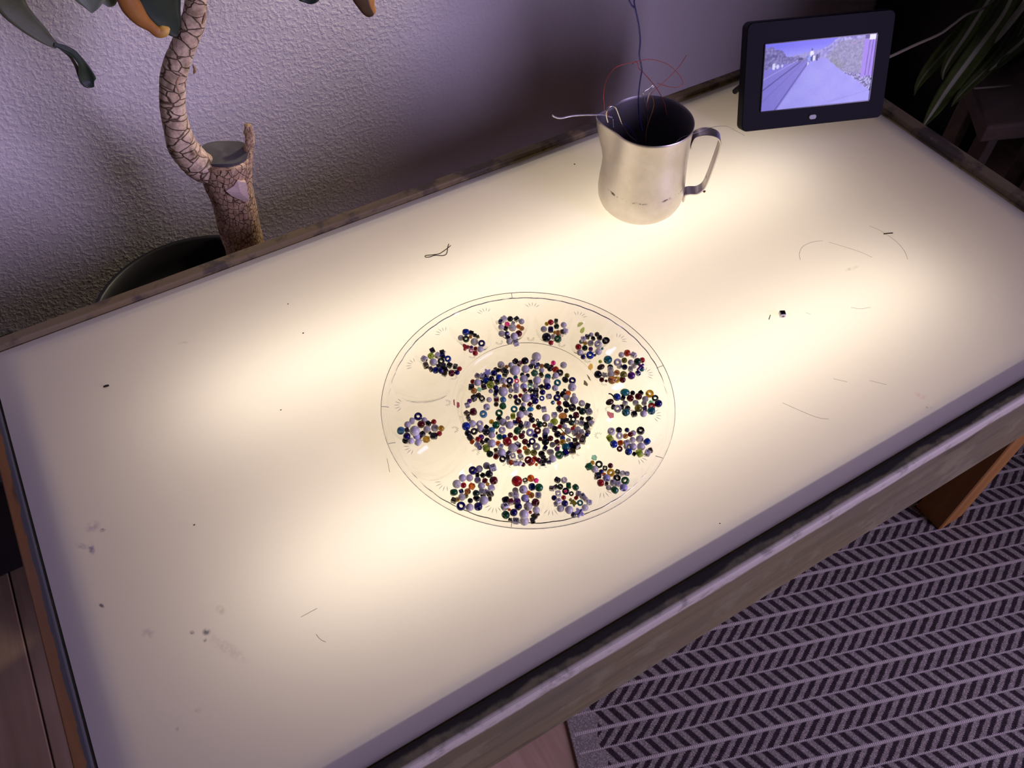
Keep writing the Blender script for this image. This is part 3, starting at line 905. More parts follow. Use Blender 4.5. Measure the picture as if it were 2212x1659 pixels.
def glyph(ch, pale):
    if (ch, pale) not in GLYPH:
        cu = bpy.data.curves.new('letter', 'FONT')
        cu.body = ch
        cu.align_x, cu.align_y = 'CENTER', 'CENTER'
        cu.size = 0.92
        cu.offset = 0.012
        cu.resolution_u = 3
        cu.extrude = 0.004
        o = bpy.data.objects.new('letter', cu)
        COL.objects.link(o)
        dg = bpy.context.evaluated_depsgraph_get()
        me = bpy.data.meshes.new_from_object(o.evaluated_get(dg))
        bpy.data.objects.remove(o)
        bpy.data.curves.remove(cu)
        co = np.empty(len(me.vertices) * 3)
        me.vertices.foreach_get('co', co)
        co = co.reshape(-1, 3)
        mid = (co.max(0) + co.min(0)) / 2
        me.transform(Matrix.Translation((-mid[0], -mid[1], 0)))
        me.materials.clear()
        me.materials.append(M_INKW if pale else M_INK)
        GLYPH[ch, pale] = me
    return GLYPH[ch, pale]


REFF = {'p': .43, 'q': .43, 'c': .47, 'w': .5, 'r': .5, 's': .36, 'f': .48, 'of': .42, 'o': .38, 'st': .3, 'tri': .32, 'x': .2, 'btn': .2, 'bear': .32}
SIZE = {'c': .86, 'w': 1.0, 'r': 1.0, 'p': 1.0, 'q': 1.0, 'st': 1.15, 'tri': 1.2}
KIND = {'p': ('pony_bead', 'pony bead'), 'q': ('barrel_bead', 'barrel bead'), 'c': ('cube_bead', 'cube bead'), 'w': ('pearl_bead', 'pearl bead'), 'r': ('round_bead', 'round bead'),
        's': ('seed_bead', 'seed bead'), 'f': ('faceted_bead', 'faceted bead'), 'of': ('oval_faceted_bead', 'faceted oval bead'), 'o': ('oval_bead', 'oval bead'),
        'st': ('star_bead', 'star bead'), 'tri': ('triangle_bead', 'triangular bead'), 'x': ('cross_bead', 'cross bead'), 'btn': ('button', 'four-hole button'), 'bear': ('bear_bead', 'bear bead')}
ORDN = ['first', 'second', 'third', 'fourth', 'fifth', 'sixth', 'seventh', 'eighth', 'ninth', 'tenth', 'eleventh', 'twelfth']
# cups named by walking clockwise from the upper of the two empty ones
CUPNAME = {c: '%s cup clockwise from upper empty cup' % ORDN[i] for i, c in enumerate('ABCDEFGHIJKL')}
CUPNAME['N'] = 'cup between the two empty cups'
BEADS = []
for line in DATA.strip().split('@')[1:]:
    hd, body = line.split('\n', 1)
    tile, ox, oy, sc_ = hd.split()
    for e_ in body.strip().split(';'):
        p_ = e_.strip().split(',')
        BEADS.append(dict(tile=tile, px=(float(ox) + float(p_[0]) / float(sc_), float(oy) + float(p_[1]) / float(sc_)), kind=p_[2], col=p_[3], d=float(p_[4]), mark=p_[5] if len(p_) > 5 else ''))
for b in BEADS:
    if b['tile'].isdigit():
        u, v = (b['px'][0] - 1142) / 141, (b['px'][1] - 886) / 121
        b['zone'] = ('upper', 'middle', 'lower')[0 if v < -.33 else (1 if v < .33 else 2)] + ' ' + ('left', 'centre', 'right')[0 if u < -.33 else (1 if u < .33 else 2)]
        b['place'] = b['zone'] + ' of central well'
        b['grp'] = 'beads in the central well'
    else:
        b['place'] = CUPNAME[b['tile']]
        b['grp'] = 'beads in the ' + b['place']

# let every bead come down along its own line until plate or neighbours carry it
placed, prad = [], []
steps = np.arange(0.045, 0.0005, -0.0003)
for b in BEADS:
    dep = 0.93
    dr = ray(b['px'])
    P = np.array([CAM + dr * ((z - CAM[2]) / dr[2]) for z in steps])
    size = b['d'] * ((P[-20] - CAM) @ FW) / FPX * SIZE.get(b['kind'], 1.0)
    re = REFF[b['kind']] * size
    hx = hfun(P[:, 0], P[:, 1])
    ee = 0.0006
    gx = (hfun(P[:, 0] + ee, P[:, 1]) - hfun(P[:, 0] - ee, P[:, 1])) / (2 * ee)
    gy = (hfun(P[:, 0], P[:, 1] + ee) - hfun(P[:, 0], P[:, 1] - ee)) / (2 * ee)
    dist = (P[:, 2] - hx - 0.0002) / np.sqrt(1 + gx * gx + gy * gy)
    ok0 = dist >= re
    best = None
    for tol in (0.97, 0.9, 0.8, 0.68, 0.55):
        ok = ok0.copy()
        if placed:
            D = np.linalg.norm(P[:, None, :] - np.array(placed)[None], axis=2)
            ok &= (D >= (np.array(prad)[None] + re) * tol).all(1)
        bad = np.nonzero(~ok)[0]
        idx = (bad[0] - 1) if len(bad) else len(P) - 1
        idx = max(idx, 0)
        if best is None or P[idx][2] < P[best][2]:
            best = idx
        if dist[idx] < re * 2.7:
            best = idx
            break
    b['loc'], b['size'] = P[best], size
    placed.append(P[best])
    prad.append(re)

zc = Vector(CAM)
for b in BEADS:
    k = b['kind']
    kn = KIND[k][0]
    letter = b['mark'] if b['mark'] and b['mark'] != '*' else ''
    if k == 'c' and letter:
        kn = 'letter_bead'
    o = link(kn, bead_mesh(k, b['col']), None, tuple(b['loc']))
    o.scale = (b['size'],) * 3
    tocam = (zc - Vector(b['loc'])).normalized()
    yaw = random.uniform(0, 2 * math.pi)
    if k == 'p':
        ax = (tocam * 0.55 + Vector((0, 0, 1)) * 0.55 + Vector((random.uniform(-.3, .3), random.uniform(-.3, .3), 0))).normalized()
        o.rotation_euler = ax.to_track_quat('Z', 'Y').to_euler()
    elif k == 'q':
        ax = Vector((math.cos(yaw), math.sin(yaw), random.uniform(-.35, .35)))
        o.rotation_euler = ax.to_track_quat('Z', 'Y').to_euler()
    elif k == 'c' and b['mark'] == '*':
        ax = (tocam * 0.4 + Vector((0, 0, 1)) + Vector((random.uniform(-.2, .2), random.uniform(-.2, .2), 0))).normalized()
        o.rotation_euler = (ax.to_track_quat('X', 'Z').to_matrix() @ Matrix.Rotation(yaw, 3, 'X')).to_euler()
    elif k == 'c':
        o.rotation_euler = (random.uniform(-.22, .22), random.uniform(-.22, .22), -YAW + (random.uniform(-.6, .6) if letter else yaw))
    elif k in ('btn',):
        o.rotation_euler = (tocam * 0.7 + Vector((0, 0, 1))).to_track_quat('Z', 'Y').to_euler()
    elif k == 'x':
        o.rotation_euler = (0.15, -0.2, -YAW + 0.75)
    elif k == 'bear':
        o.rotation_euler = (0.1, 0.15, -YAW - 0.7)
    elif k in ('st', 'tri'):
        o.rotation_euler = (random.uniform(0, .3), random.uniform(-.3, .3), yaw if not letter else -YAW - 0.5)
    elif k in ('o', 'of'):
        o.rotation_euler = (random.uniform(-.3, .3), random.uniform(-.3, .3), -YAW + {'tq': 0.1, 'br': 0.5, 'am': 0.15, 'sk': 0.2, 'bk': -1.0}.get(b['col'], yaw))
    else:
        o.rotation_euler = (random.uniform(0, 6.28), random.uniform(0, 6.28), yaw)
    b['ob'] = o
    if letter:
        pale = b['col'] in ('bk', 'nv', 'dr', 'br', 'gd', 'bl')
        s_ = 0.78 if k == 'st' else 0.8
        g = link('letter', glyph(letter, pale), o, (0, 0, 0.512 if k == 'c' else 0.175))
        g.scale = (s_, s_, 1)
        if k == 'c':
            g2 = link('letter', glyph(letter, pale), o, (0, -0.512, 0))
            g2.rotation_euler = (math.pi / 2, 0, 0)
            g2.scale = (s_, s_, 1)

# ---- labels: look first, then a telling neighbour, then order in the row
def look(b):
    w = ''
    if b['kind'] in 'wrpq':
        w = 'large ' if b['d'] >= 19 else ('small ' if b['d'] <= 11 else '')
    elif b['kind'] == 'c' and b['d'] <= 10:
        w = 'small '
    n = KIND[b['kind']][1]
    if b['kind'] == 'c' and b['mark'] and b['mark'] != '*':
        n = 'letter %s bead' % b['mark']
    return w + BCOL[b['col']][0] + ' ' + n


XY = np.array([b['px'] for b in BEADS])
for i, b in enumerate(BEADS):
    b['base'] = look(b) + ', ' + b['place']
    dd = np.linalg.norm(XY - XY[i], axis=1)
    nb = [j for j in np.argsort(dd)[1:7] if dd[j] < 24 and BEADS[j]['grp'] == b['grp']]
    b['near'] = [BCOL[BEADS[j]['col']][0] + ' ' + KIND[BEADS[j]['kind']][1].replace(' bead', '') for j in nb[:4]]
groups = {}
for b in BEADS:
    groups.setdefault(b['base'], []).append(b)
NUM = ['one', 'two', 'three', 'four', 'five', 'six', 'seven', 'eight', 'nine', 'ten', 'eleven', 'twelve', 'thirteen', 'fourteen', 'fifteen', 'sixteen', 'seventeen', 'eighteen', 'nineteen', 'twenty']
nw = lambda s: len(s.replace(',', ' ').split())
for base, bs in groups.items():
    if len(bs) == 1:
        bs[0]['label'] = base
        continue
    order = sorted(bs, key=lambda q: q['px'][0])
    for q in bs:
        others = set(x for r in bs if r is not q for x in r['near'])
        good = [x for x in q['near'] if x not in others]
        lab = None
        for x in good:
            c = base + ', by ' + x
            if nw(c) <= 16:
                lab = c
                break
        if lab is None:
            r = order.index(q)
            ordn = ORDN[r] if r < 12 else NUM[min(r, 19)] + 'th'
            lab = base + ', %s from left' % ordn
        q['label'] = lab
for b in BEADS:
    tag(b['ob'], b['label'], 'button' if b['kind'] == 'btn' else 'bead', b['grp'])

# flat tinted chips between the cups stand in for beads reflected in the plate
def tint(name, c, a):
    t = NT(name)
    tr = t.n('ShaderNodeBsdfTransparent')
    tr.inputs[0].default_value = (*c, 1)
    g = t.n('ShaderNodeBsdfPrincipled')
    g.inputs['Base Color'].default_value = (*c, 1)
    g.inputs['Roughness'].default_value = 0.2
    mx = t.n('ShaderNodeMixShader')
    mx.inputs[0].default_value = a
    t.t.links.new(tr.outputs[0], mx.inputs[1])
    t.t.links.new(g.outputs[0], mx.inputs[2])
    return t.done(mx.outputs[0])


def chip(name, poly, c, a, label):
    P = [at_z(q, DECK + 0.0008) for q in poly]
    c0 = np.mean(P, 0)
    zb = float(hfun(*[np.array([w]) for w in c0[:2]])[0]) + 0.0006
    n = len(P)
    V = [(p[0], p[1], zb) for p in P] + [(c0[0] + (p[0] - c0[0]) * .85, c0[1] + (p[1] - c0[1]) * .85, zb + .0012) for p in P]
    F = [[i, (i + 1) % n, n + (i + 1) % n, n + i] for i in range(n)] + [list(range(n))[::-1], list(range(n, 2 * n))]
    single(name, V, F, tint('chip_tint_' + name, c, a), label, 'sequin')  # not real sequins: chips standing in for bead reflections


chip('green_reflection', [(1247, 700), (1250, 695), (1258, 694), (1261, 696), (1253, 703), (1248, 704)], (0.72, 0.78, 0.42), .25, 'pale lime bead reflection half, the one further up the plate')
chip('lime_reflection', [(1262, 698), (1264, 702), (1262, 709), (1258, 712), (1253, 709), (1254, 704)], (0.72, 0.80, 0.40), .25, 'pale lime bead reflection half, the rounder one nearer the pearls')
chip('yellow_reflection', [(1270, 792), (1275, 785), (1280, 787), (1281, 794), (1276, 800), (1271, 797)], (0.95, 0.75, 0.35), .2, 'pale yellow bead reflection beside the cup with the purple cross')
chip('grey_reflection', [(1263, 808), (1267, 811), (1272, 818), (1270, 821), (1262, 817)], (0.45, 0.42, 0.35), .25, 'grey triangular bead reflection below the yellow one')
chip('split_reflection', [(1268, 804), (1274, 811), (1277, 818), (1272, 813)], (0.42, 0.40, 0.33), .25, 'thin grey reflected sliver beside the grey triangular reflection')
chip('pink_reflection', [(1311, 889), (1317, 891), (1326, 893), (1326, 902), (1318, 904), (1312, 896)], (0.75, 0.42, 0.48), .2, 'dusty pink star-shaped bead reflection under the rim of the teal bead cup')
chip('rose_reflection', [(979, 866), (982, 863), (983, 878), (980, 875)], (0.75, 0.35, 0.38), .3, 'narrow rose bead reflection by the wall of the central well')
chip('red_reflection', [(986, 864), (992, 866), (993, 874), (989, 878), (985, 876)], (0.72, 0.33, 0.36), .3, 'rounded rose bead reflection touching the wall of the central well')

# wire ends and the pin among the beads
def wire(name, pts, r, mat, label, cat='wire', seg=7, group=None, sub=6):
    vv, ff = tube(smooth_path(pts, sub), r, seg)
    return single(name, vv, ff, mat, label, cat, group, True)


M_DKWIRE = plain('dark_wire', (0.02, 0.017, 0.016), 0.35, metal=0.4)
pz = max(b['loc'][2] + b['size'] * .4 for b in BEADS if b['tile'] == '9' and 1205 < b['px'][0] < 1240)
wire('pin', [at_z((1185 + 520 / 19.52, 905 + 430 / 19.52), pz), at_z((1185 + 760 / 19.52, 905 + 670 / 19.52), pz - 0.001), at_z((1185 + 1010 / 19.52, 905 + 820 / 19.52), pz - 0.003)], 0.0005, M_DKWIRE, 'thin dark pin lying across beads on the right of the central well', 'pin')
gz = max(b['loc'][2] for b in BEADS if b['tile'] == 'G' and b['px'][0] < 1340)
wire('hook_wire', [at_z((1314.5, 850.5), gz), at_z((1319, 851), gz), at_z((1323, 854), gz - .001), at_z((1327, 859), gz - .002), at_z((1330, 863), gz - .004)], 0.0008, M_DKWIRE, 'short bent dark wire end poking out of the cup with the teal bead')

# ------------------------------------------------------------------ steel pitcher
def mat_steel():
    t = NT('brushed_steel')
    v = t.coord((1, 1, 1))
    x, y, z = t.sep(v)
    n = t.noise(v, 26, 4, 0.6)
    n2 = t.noise(t.coord((60, 60, 900)), 1, 2)
    stain = t.math('MULTIPLY', t.rng(t.math('ABSOLUTE', t.math('SUBTRACT', z, t.math('ADD', 0.0475, t.math('MULTIPLY', t.math('SUBTRACT', n, 0.5), 0.012)))), 0.0022, 0.0008), t.rng(t.noise(v, 75, 4, 0.75), 0.50, 0.62))
    stain = t.math('MULTIPLY', stain, t.rng(t.noise(v, 18, 2), 0.42, 0.55))
    col = t.mixc(t.rng(n, 0.35, 0.65), (0.60, 0.56, 0.50), (0.70, 0.66, 0.60))
    col = t.mixc(stain, col, (0.10, 0.06, 0.035))
    metal = t.math('SUBTRACT', 1.0, stain)
    rough = t.rng(t.math('ADD', n, t.math('MULTIPLY', n2, 0.4)), 0.4, 1.0, 0.32, 0.46)
    return t.done(t.pbr(col, rough, metal=metal))


M_STEEL = mat_steel()
M_STEELIN = plain('shaded_steel_inside', (0.30, 0.28, 0.30), 0.5, metal=0.9)  # same steel, with the shade inside the pitcher put into a darker colour
MC = np.array([0.307, 0.217])
SPOUT, HANDLE = math.radians(148.9), math.radians(-34.5)
mug = thing('pitcher', (MC[0], MC[1], 0.0003), 'brushed steel milk pitcher holding odd wires on the table', 'pitcher')
prof = [(0.0005, 0.0), (0.030, 0.0), (0.0415, 0.0012), (0.0480, 0.0045), (0.0530, 0.0105), (0.0562, 0.0190), (0.0572, 0.0300), (0.0566, 0.0440), (0.0552, 0.0600),
        (0.0540, 0.0760), (0.0533, 0.0900), (0.0530, 0.1040), (0.0531, 0.1180), (0.0534, 0.1280), (0.0537, 0.1315)]
tk = 0.0011
inner = [(max(r - tk, 0.0004), max(z, 0.0012)) for r, z in prof[::-1]]
inner[0] = (prof[-1][0] - tk, prof[-1][1])


def spouted(pr, seg=96):
    V, F = lathe(pr, seg)
    out = []
    for x, y, z in V:
        r, a = math.hypot(x, y), math.atan2(y, x)
        d = (a - SPOUT + math.pi) % (2 * math.pi) - math.pi
        s = min(max((z - 0.066) / 0.066, 0), 1)
        s = s * s * (3 - 2 * s)
        g = math.exp(-(abs(d) / 0.30) ** 1.6)
        pinch = -0.10 * math.exp(-((abs(d) - 0.55) / 0.22) ** 2)
        r2 = r + (0.0150 * g + 0.02 * pinch) * s if r > 0.02 else r
        dz = 0.004 * g * s * s
        out.append((MC[0] + r2 * math.cos(a), MC[1] + r2 * math.sin(a), z + dz + 0.0003))
    return out, F


v1, f1 = spouted(prof + [(prof[-1][0] - tk / 2, prof[-1][1] + 0.0007)])
part('body', v1, f1, M_STEEL, mug, True)
v1, f1 = spouted([(prof[-1][0] - tk / 2, prof[-1][1] + 0.0007)] + inner)
part('inside', v1, f1, M_STEELIN, mug, True)['label'] = 'shaded inside of the pitcher'
hp = smooth_path([(0.0545, 0.098), (0.0548, 0.106), (0.0575, 0.1135), (0.066, 0.1180), (0.078, 0.1175), (0.0872, 0.1120), (0.0895, 0.1010), (0.0872, 0.0740), (0.0842, 0.0480), (0.0810, 0.0345), (0.0740, 0.0275), (0.0650, 0.0265), (0.0592, 0.0240), (0.0586, 0.0160), (0.0578, 0.0130)], 4)
tt = np.gradient(hp, axis=0)
tt /= np.linalg.norm(tt, axis=1)[:, None]
nn = np.stack([-tt[:, 1], tt[:, 0]], 1)
er, ew = np.array([math.cos(HANDLE), math.sin(HANDLE)]), np.array([-math.sin(HANDLE), math.cos(HANDLE)])
V, F = [], []
for p2, n2 in zip(hp, nn):
    for wv, th_ in ((-.0085, .0007), (-.0078, .0011), (.0078, .0011), (.0085, .0007), (.0085, -.0007), (.0078, -.0011), (-.0078, -.0011), (-.0085, -.0007)):
        r, z = p2 + n2 * th_
        xy = MC + er * r + ew * wv
        V.append((xy[0], xy[1], z + 0.0003))
n = len(hp)
for i in range(n - 1):
    for k in range(8):
        F.append([i * 8 + k, i * 8 + (k + 1) % 8, (i + 1) * 8 + (k + 1) % 8, (i + 1) * 8 + k])
F += [list(range(8))[::-1], [(n - 1) * 8 + k for k in range(8)]]
part('handle', V, F, M_STEEL, mug, False)

# wires standing in the pitcher
wy = 0.214
W3 = lambda pts, y=wy: [at_y(q, y) for q in pts]
M_BLUEW = plain('blue_enamel_wire', (0.03, 0.03, 0.14), 0.25, metal=0.5)
M_SILV = plain('silver_wire', (0.55, 0.53, 0.52), 0.25, metal=1.0)
M_WHITEW = plain('pale_coated_wire', (0.62, 0.60, 0.62), 0.25, metal=0.5)
M_REDW = plain('red_copper_wire', (0.40, 0.045, 0.02), 0.35, metal=0.5)
M_COPW = plain('brown_copper_wire', (0.26, 0.10, 0.035), 0.35, metal=0.7)
G = 'craft wires in the pitcher'
wire('craft_wire', W3([(1371, 17), (1364, 11), (1359, 0), (1360, -14), (1366, -24), (1372, -18), (1371, -5), (1370, 6), (1373, 22), (1378, 45), (1381, 62), (1383, 90), (1381, 118), (1384, 136), (1386.5, 152), (1384.5, 165), (1381, 190), (1379, 216), (1381, 250), (1388, 285)], 0.222), 0.0009, M_BLUEW, 'tall dark blue wire with a hooked end standing up from the pitcher', group=G)
wire('craft_wire', W3([(1306, 248), (1305, 225), (1304, 203), (1307, 183), (1316, 162), (1330, 146), (1350, 138), (1372, 134), (1388, 130), (1405, 128.5), (1425, 132), (1445, 141), (1463, 157), (1473, 172), (1475, 181), (1467, 187.5), (1454, 189), (1433, 184), (1420, 180)], 0.205), 0.00032, M_REDW, 'thin red wire bowed in a wide loop over the pitcher', group=G)
wire('craft_wire', W3([(1483, 119), (1469, 141), (1455, 157), (1440, 172), (1415, 194), (1405, 206), (1398, 240)], 0.225), 0.00032, M_REDW, 'straight thin red wire slanting up to the wall', group=G)
wire('craft_wire', W3([(1366, 139), (1372, 133), (1378, 137), (1380, 147), (1390, 157), (1405, 174), (1418, 190), (1428, 207), (1436, 226), (1440, 250)], 0.230), 0.00040, M_REDW, 'thin red wire with a curled tip running down into the pitcher', group=G)
wire('craft_wire', W3([(1389, 205), (1391, 198), (1400, 192), (1410, 184), (1412.5, 186), (1407, 191), (1402, 203), (1398, 222), (1396, 240), (1399, 265)], 0.220), 0.00075, M_SILV, 'dull silver wire bent over like a safety pin', group=G)
wire('craft_wire', W3([(1388, 201), (1392, 217), (1396, 236), (1398, 255), (1400, 275)], 0.217), 0.0005, M_SILV, 'short straight silver wire below the bent one in the pitcher', group=G)
wire('craft_wire', W3([(1408, 206), (1412, 220), (1411, 234), (1404, 256), (1398, 273), (1395, 292), (1394, 312)], 0.205), 0.00040, M_COPW, 'brown copper wire curving down inside the pitcher', group=G)
wire('craft_wire', W3([(1313.5, 264), (1310, 250), (1311, 239), (1317, 231), (1325, 229.5), (1331, 234), (1336, 246), (1342, 262), (1349, 279), (1358, 292), (1368, 300), (1376, 306)], 0.215), 0.0010, M_SILV, 'thick silver wire hooked over the spout of the pitcher', group=G)
wire('craft_wire', W3([(1346, 268), (1356, 273), (1364, 281), (1372, 294), (1378, 306)], 0.222), 0.0006, M_BLUEW, 'short blue wire inside the pitcher behind the silver hook', group=G)
wire('craft_wire', W3([(1193.5, 249), (1197, 252), (1206, 255), (1217, 254.5), (1235, 250.5), (1260, 248.5), (1285, 248), (1300, 248), (1312, 251), (1322, 254)], 0.245), 0.0010, M_WHITEW, 'pale coated wire sticking out sideways over the spout', group=G)
wire('craft_wire', W3([(1452, 318), (1466, 302), (1478, 295), (1500, 288), (1530, 277), (1556, 272.5), (1572, 274), (1590, 283), (1608, 293)], 0.178), 0.0003, M_SILV, 'hair-thin grey wire reaching right across the handle', group=G)
wire('craft_wire', W3([(1309.5, 205), (1311, 218), (1313, 232), (1315, 250)], 0.225), 0.0003, M_BLUEW, 'short upright blue wire end behind the silver hook', group=G)
wire('craft_wire', W3([(1319.5, 217), (1316, 225), (1313.5, 236), (1313, 252)], 0.225), 0.0003, M_REDW, 'short red wire end beside the silver hook', group=G)
wire('craft_wire', W3([(1324, 258), (1324.5, 266), (1325, 276)], 0.235), 0.0006, M_WHITEW, 'stub of pale wire just inside the spout', group=G)

# ------------------------------------------------------------------ digital photo frame
BL = at_z((1601.5, 286.5), 0.0075)
BR = at_z((1905, 253.5), 0.0075)
ex = BR - BL
FWID = float(np.linalg.norm(ex))
ex /= FWID
nb_ = np.array([-ex[1], ex[0], 0])
tl = math.radians(24)
eu = nb_ * math.sin(tl) + np.array([0, 0, math.cos(tl)])
en = np.cross(ex, eu)          # out of the screen
FH, FT = 0.148, 0.018
O3 = BL + np.array([0, 0, FT * math.sin(tl) * 0 + 0.0004])


def dv(u, v, w=0.0):
    return O3 + ex * u + eu * v + en * w


def rrect(u0, u1, v0, v1, r, w0, w1, seg=6):
    pts = []
    for (cx, cy, a) in ((u1 - r, v0 + r, -90), (u1 - r, v1 - r, 0), (u0 + r, v1 - r, 90), (u0 + r, v0 + r, 180)):
        for k in range(seg + 1):
            an = math.radians(a + 90 * k / seg)
            pts.append((cx + r * math.cos(an), cy + r * math.sin(an)))
    n = len(pts)
    mu, mv = (u0 + u1) / 2, (v0 + v1) / 2
    V = [dv(u, v, w0) for u, v in pts] + [dv(u, v, w1 - 0.0012) for u, v in pts] + [dv(mu + (u - mu) * .992, mv + (v - mv) * .988, w1) for u, v in pts]
    F = []
    for L in (0, 1):
        for i in range(n):
            F.append([L * n + i, L * n + (i + 1) % n, (L + 1) * n + (i + 1) % n, (L + 1) * n + i])
    F += [list(range(n))[::-1], list(range(2 * n, 3 * n))]
    return V, F


pf = thing('photo_frame', tuple(BL), 'black digital photo frame showing a street photo on the table', 'photo frame')
M_GLOSS = plain('gloss_black', (0.006, 0.005, 0.010), 0.5, spec=0.12)
part('case', *rrect(0, FWID, 0.0, FH, 0.009, -FT, 0.0), M_GLOSS, pf)
SU0, SU1, SV0, SV1 = 0.0275, 0.1940, 0.0270, 0.1180
lipv, lipf = join(rrect(SU0 - .0012, SU1 + .0012, SV1, SV1 + .0012, .0005, 0.0001, 0.0016, 1), rrect(SU0 - .0012, SU1 + .0012, SV0 - .0012, SV0, .0005, 0.0001, 0.0016, 1),
                  rrect(SU0 - .0012, SU0, SV0, SV1, .0005, 0.0001, 0.0016, 1), rrect(SU1, SU1 + .0012, SV0, SV1, .0005, 0.0001, 0.0016, 1))
part('screen_surround', lipv, lipf, plain('surround', (0.03, 0.03, 0.035), 0.15), pf)
part('button', *rrect(0.1030, 0.1135, 0.0085, 0.0148, 0.0028, 0.0001, 0.0022), plain('grey_button', (0.45, 0.44, 0.46), 0.3), pf)['label'] = 'small grey oblong button'
NU, NV = 176, 98
uu, vv = np.meshgrid(np.linspace(0, 1, NU), np.linspace(0, 1, NV))


def vnoise(nx, ny, seed):
    g = np.random.default_rng(seed).random((ny + 2, nx + 2))
    xf, yf = uu * nx, vv * ny
    xi, yi = np.minimum(xf.astype(int), nx), np.minimum(yf.astype(int), ny)
    fx, fy = xf - xi, yf - yi
    return (g[yi, xi] * (1 - fx) + g[yi, xi + 1] * fx) * (1 - fy) + (g[yi + 1, xi] * (1 - fx) + g[yi + 1, xi + 1] * fx) * fy


def lerp(a, b, t):
    return a + (b - a) * t[..., None]


n1, n2, n3, n4 = vnoise(30, 18, 1), vnoise(80, 46, 2), vnoise(170, 95, 3), vnoise(12, 8, 4)
C_ = lambda r, g, b: np.array([r, g, b], float)
img = np.zeros((NV, NU, 3)) + C_(100, 98, 228)
img = lerp(img, np.zeros_like(img) + C_(148, 148, 235), np.clip((0.95 - vv) / 0.2, 0, 1))
hill = 0.80 + 0.05 * np.sin((uu - .30) * 5) + 0.01 * n1
img[vv < hill] = C_(140, 136, 200)
img = np.where((vv < hill)[..., None], img + ((n2 - .5) * 26)[..., None], img)
tre = (uu < .50) & (vv < .72 + .16 * np.clip((.26 - uu) / .2, 0, 1) + .10 * n1) & (vv > .58)
img = np.where(tre[..., None], lerp(np.zeros_like(img) + C_(62, 58, 118), np.zeros_like(img) + C_(150, 146, 205), np.clip(n2 * .75 + n3 * .4 - .15, 0, 1)), img)
horizon = .665 + .10 * uu
tr2 = (uu > .52) & (vv > .70) & (vv < .80 + .22 * np.clip((uu - .5) / .2, 0, 1) + .05 * n1)
img = np.where(tr2[..., None], lerp(np.zeros_like(img) + C_(92, 86, 165), np.zeros_like(img) + C_(176, 172, 224), n2), img)
road = vv < horizon - .06 * np.clip((.12 - uu) / .12, 0, 1)
img[road] = C_(112, 106, 196)
walk = road & (vv < .70 + (uu - .42) * 2.55) & (vv < .74)
img = np.where(walk[..., None], lerp(np.zeros_like(img) + C_(136, 132, 222), np.zeros_like(img) + C_(148, 146, 226), n4), img)


def line(x0, y0, x1, y1, w, c, a=1.0):
    global img
    t = np.clip(((uu - x0) * (x1 - x0) + (vv - y0) * (y1 - y0)) / ((x1 - x0) ** 2 + (y1 - y0) ** 2), 0, 1)
    d = np.hypot((uu - x0 - t * (x1 - x0)) * 1.83, vv - y0 - t * (y1 - y0))
    k = np.clip((w - d) / .008 + .5, 0, 1) * a
    img = lerp(img, np.zeros_like(img) + C_(*c), k)


line(.30, .72, .0, .475, .006, (160, 156, 228), .9)
line(.33, .70, -.02, .29, .011, (58, 52, 128), .85)
line(.33, .68, .10, .43, .006, (80, 74, 150), .6)
line(.36, .695, -.02, .10, .010, (98, 92, 176), .7)
line(.40, .70, .05, .03, .006, (116, 112, 196), .5)
line(.405, .70, .125, .0, .0065, (46, 42, 108), .85)
line(.62, .03, .98, .16, .006, (118, 114, 196), .55)
line(.60, .05, .80, .10, .009, (124, 120, 200), .4)
bush = (uu > .545) & (vv > .70 - (uu - .56) * 1.22 + .05 * (n1 - .5)) & (vv < .93 + .05 * n1 - .25 * np.clip((.68 - uu) / .13, 0, 1))
bc = lerp(np.zeros_like(img) + C_(92, 92, 122), np.zeros_like(img) + C_(160, 156, 196), np.clip(n2 * .6 + n3 * .5 - .05, 0, 1))
bc = lerp(bc, np.zeros_like(img) + C_(112, 118, 96), np.clip((.62 - np.abs(uu - .64) * 5 - np.abs(vv - .58) * 3), 0, 1))
leaf_ = (vv < .40 + .3 * (1 - uu)) & (uu > .7)
bc = np.where(leaf_[..., None], lerp(np.zeros_like(img) + C_(42, 40, 88), np.zeros_like(img) + C_(176, 174, 226), np.clip((n3 - .5) * 2.2 + .5, 0, 1)), bc)
img = np.where(bush[..., None], bc, img)
bld = (uu > .895) & (vv > .36 + .04 * n1)
img[bld] = C_(142, 112, 214)
for x in (.935, .965):
    line(x, .40, x + .012, .92, .006, (50, 30, 120), 1)
line(.78, .88, .90, .945, .012, (150, 128, 178), .8)
img[(uu > .94) & (vv > .925) & (uu < .995)] = C_(224, 220, 255)
img[(uu > .90) & (uu < .94) & (vv > .94)] = C_(42, 40, 96)
for (x, y, w, h, c) in ((.425, .80, .016, .05, (222, 220, 245)), (.405, .73, .012, .045, (120, 150, 235)), (.447, .73, .015, .04, (214, 212, 240)), (.475, .735, .011, .05, (40, 36, 90)),
                        (.425, .86, .008, .018, (60, 52, 104)), (.430, .73, .009, .05, (44, 44, 120)), (.395, .66, .006, .03, (210, 206, 240)), (.09, .66, .014, .05, (206, 204, 240)),
                        (.125, .655, .013, .035, (200, 198, 238)), (.165, .66, .01, .022, (190, 188, 232)), (.33, .735, .02, .022, (38, 36, 90))):
    img[((uu - x) / w) ** 2 + ((vv - y) / h) ** 2 < 1] = C_(*c)
img = np.clip(img + (n3 - .5)[..., None] * 8, 0, 255) / 255.0
lin = np.where(img <= .04045, img / 12.92, ((img + .055) / 1.055) ** 2.4)
V = [dv(SU0 + (SU1 - SU0) * u, SV0 + (SV1 - SV0) * v, 0.0004) for u, v in zip(uu.ravel(), vv.ravel())]
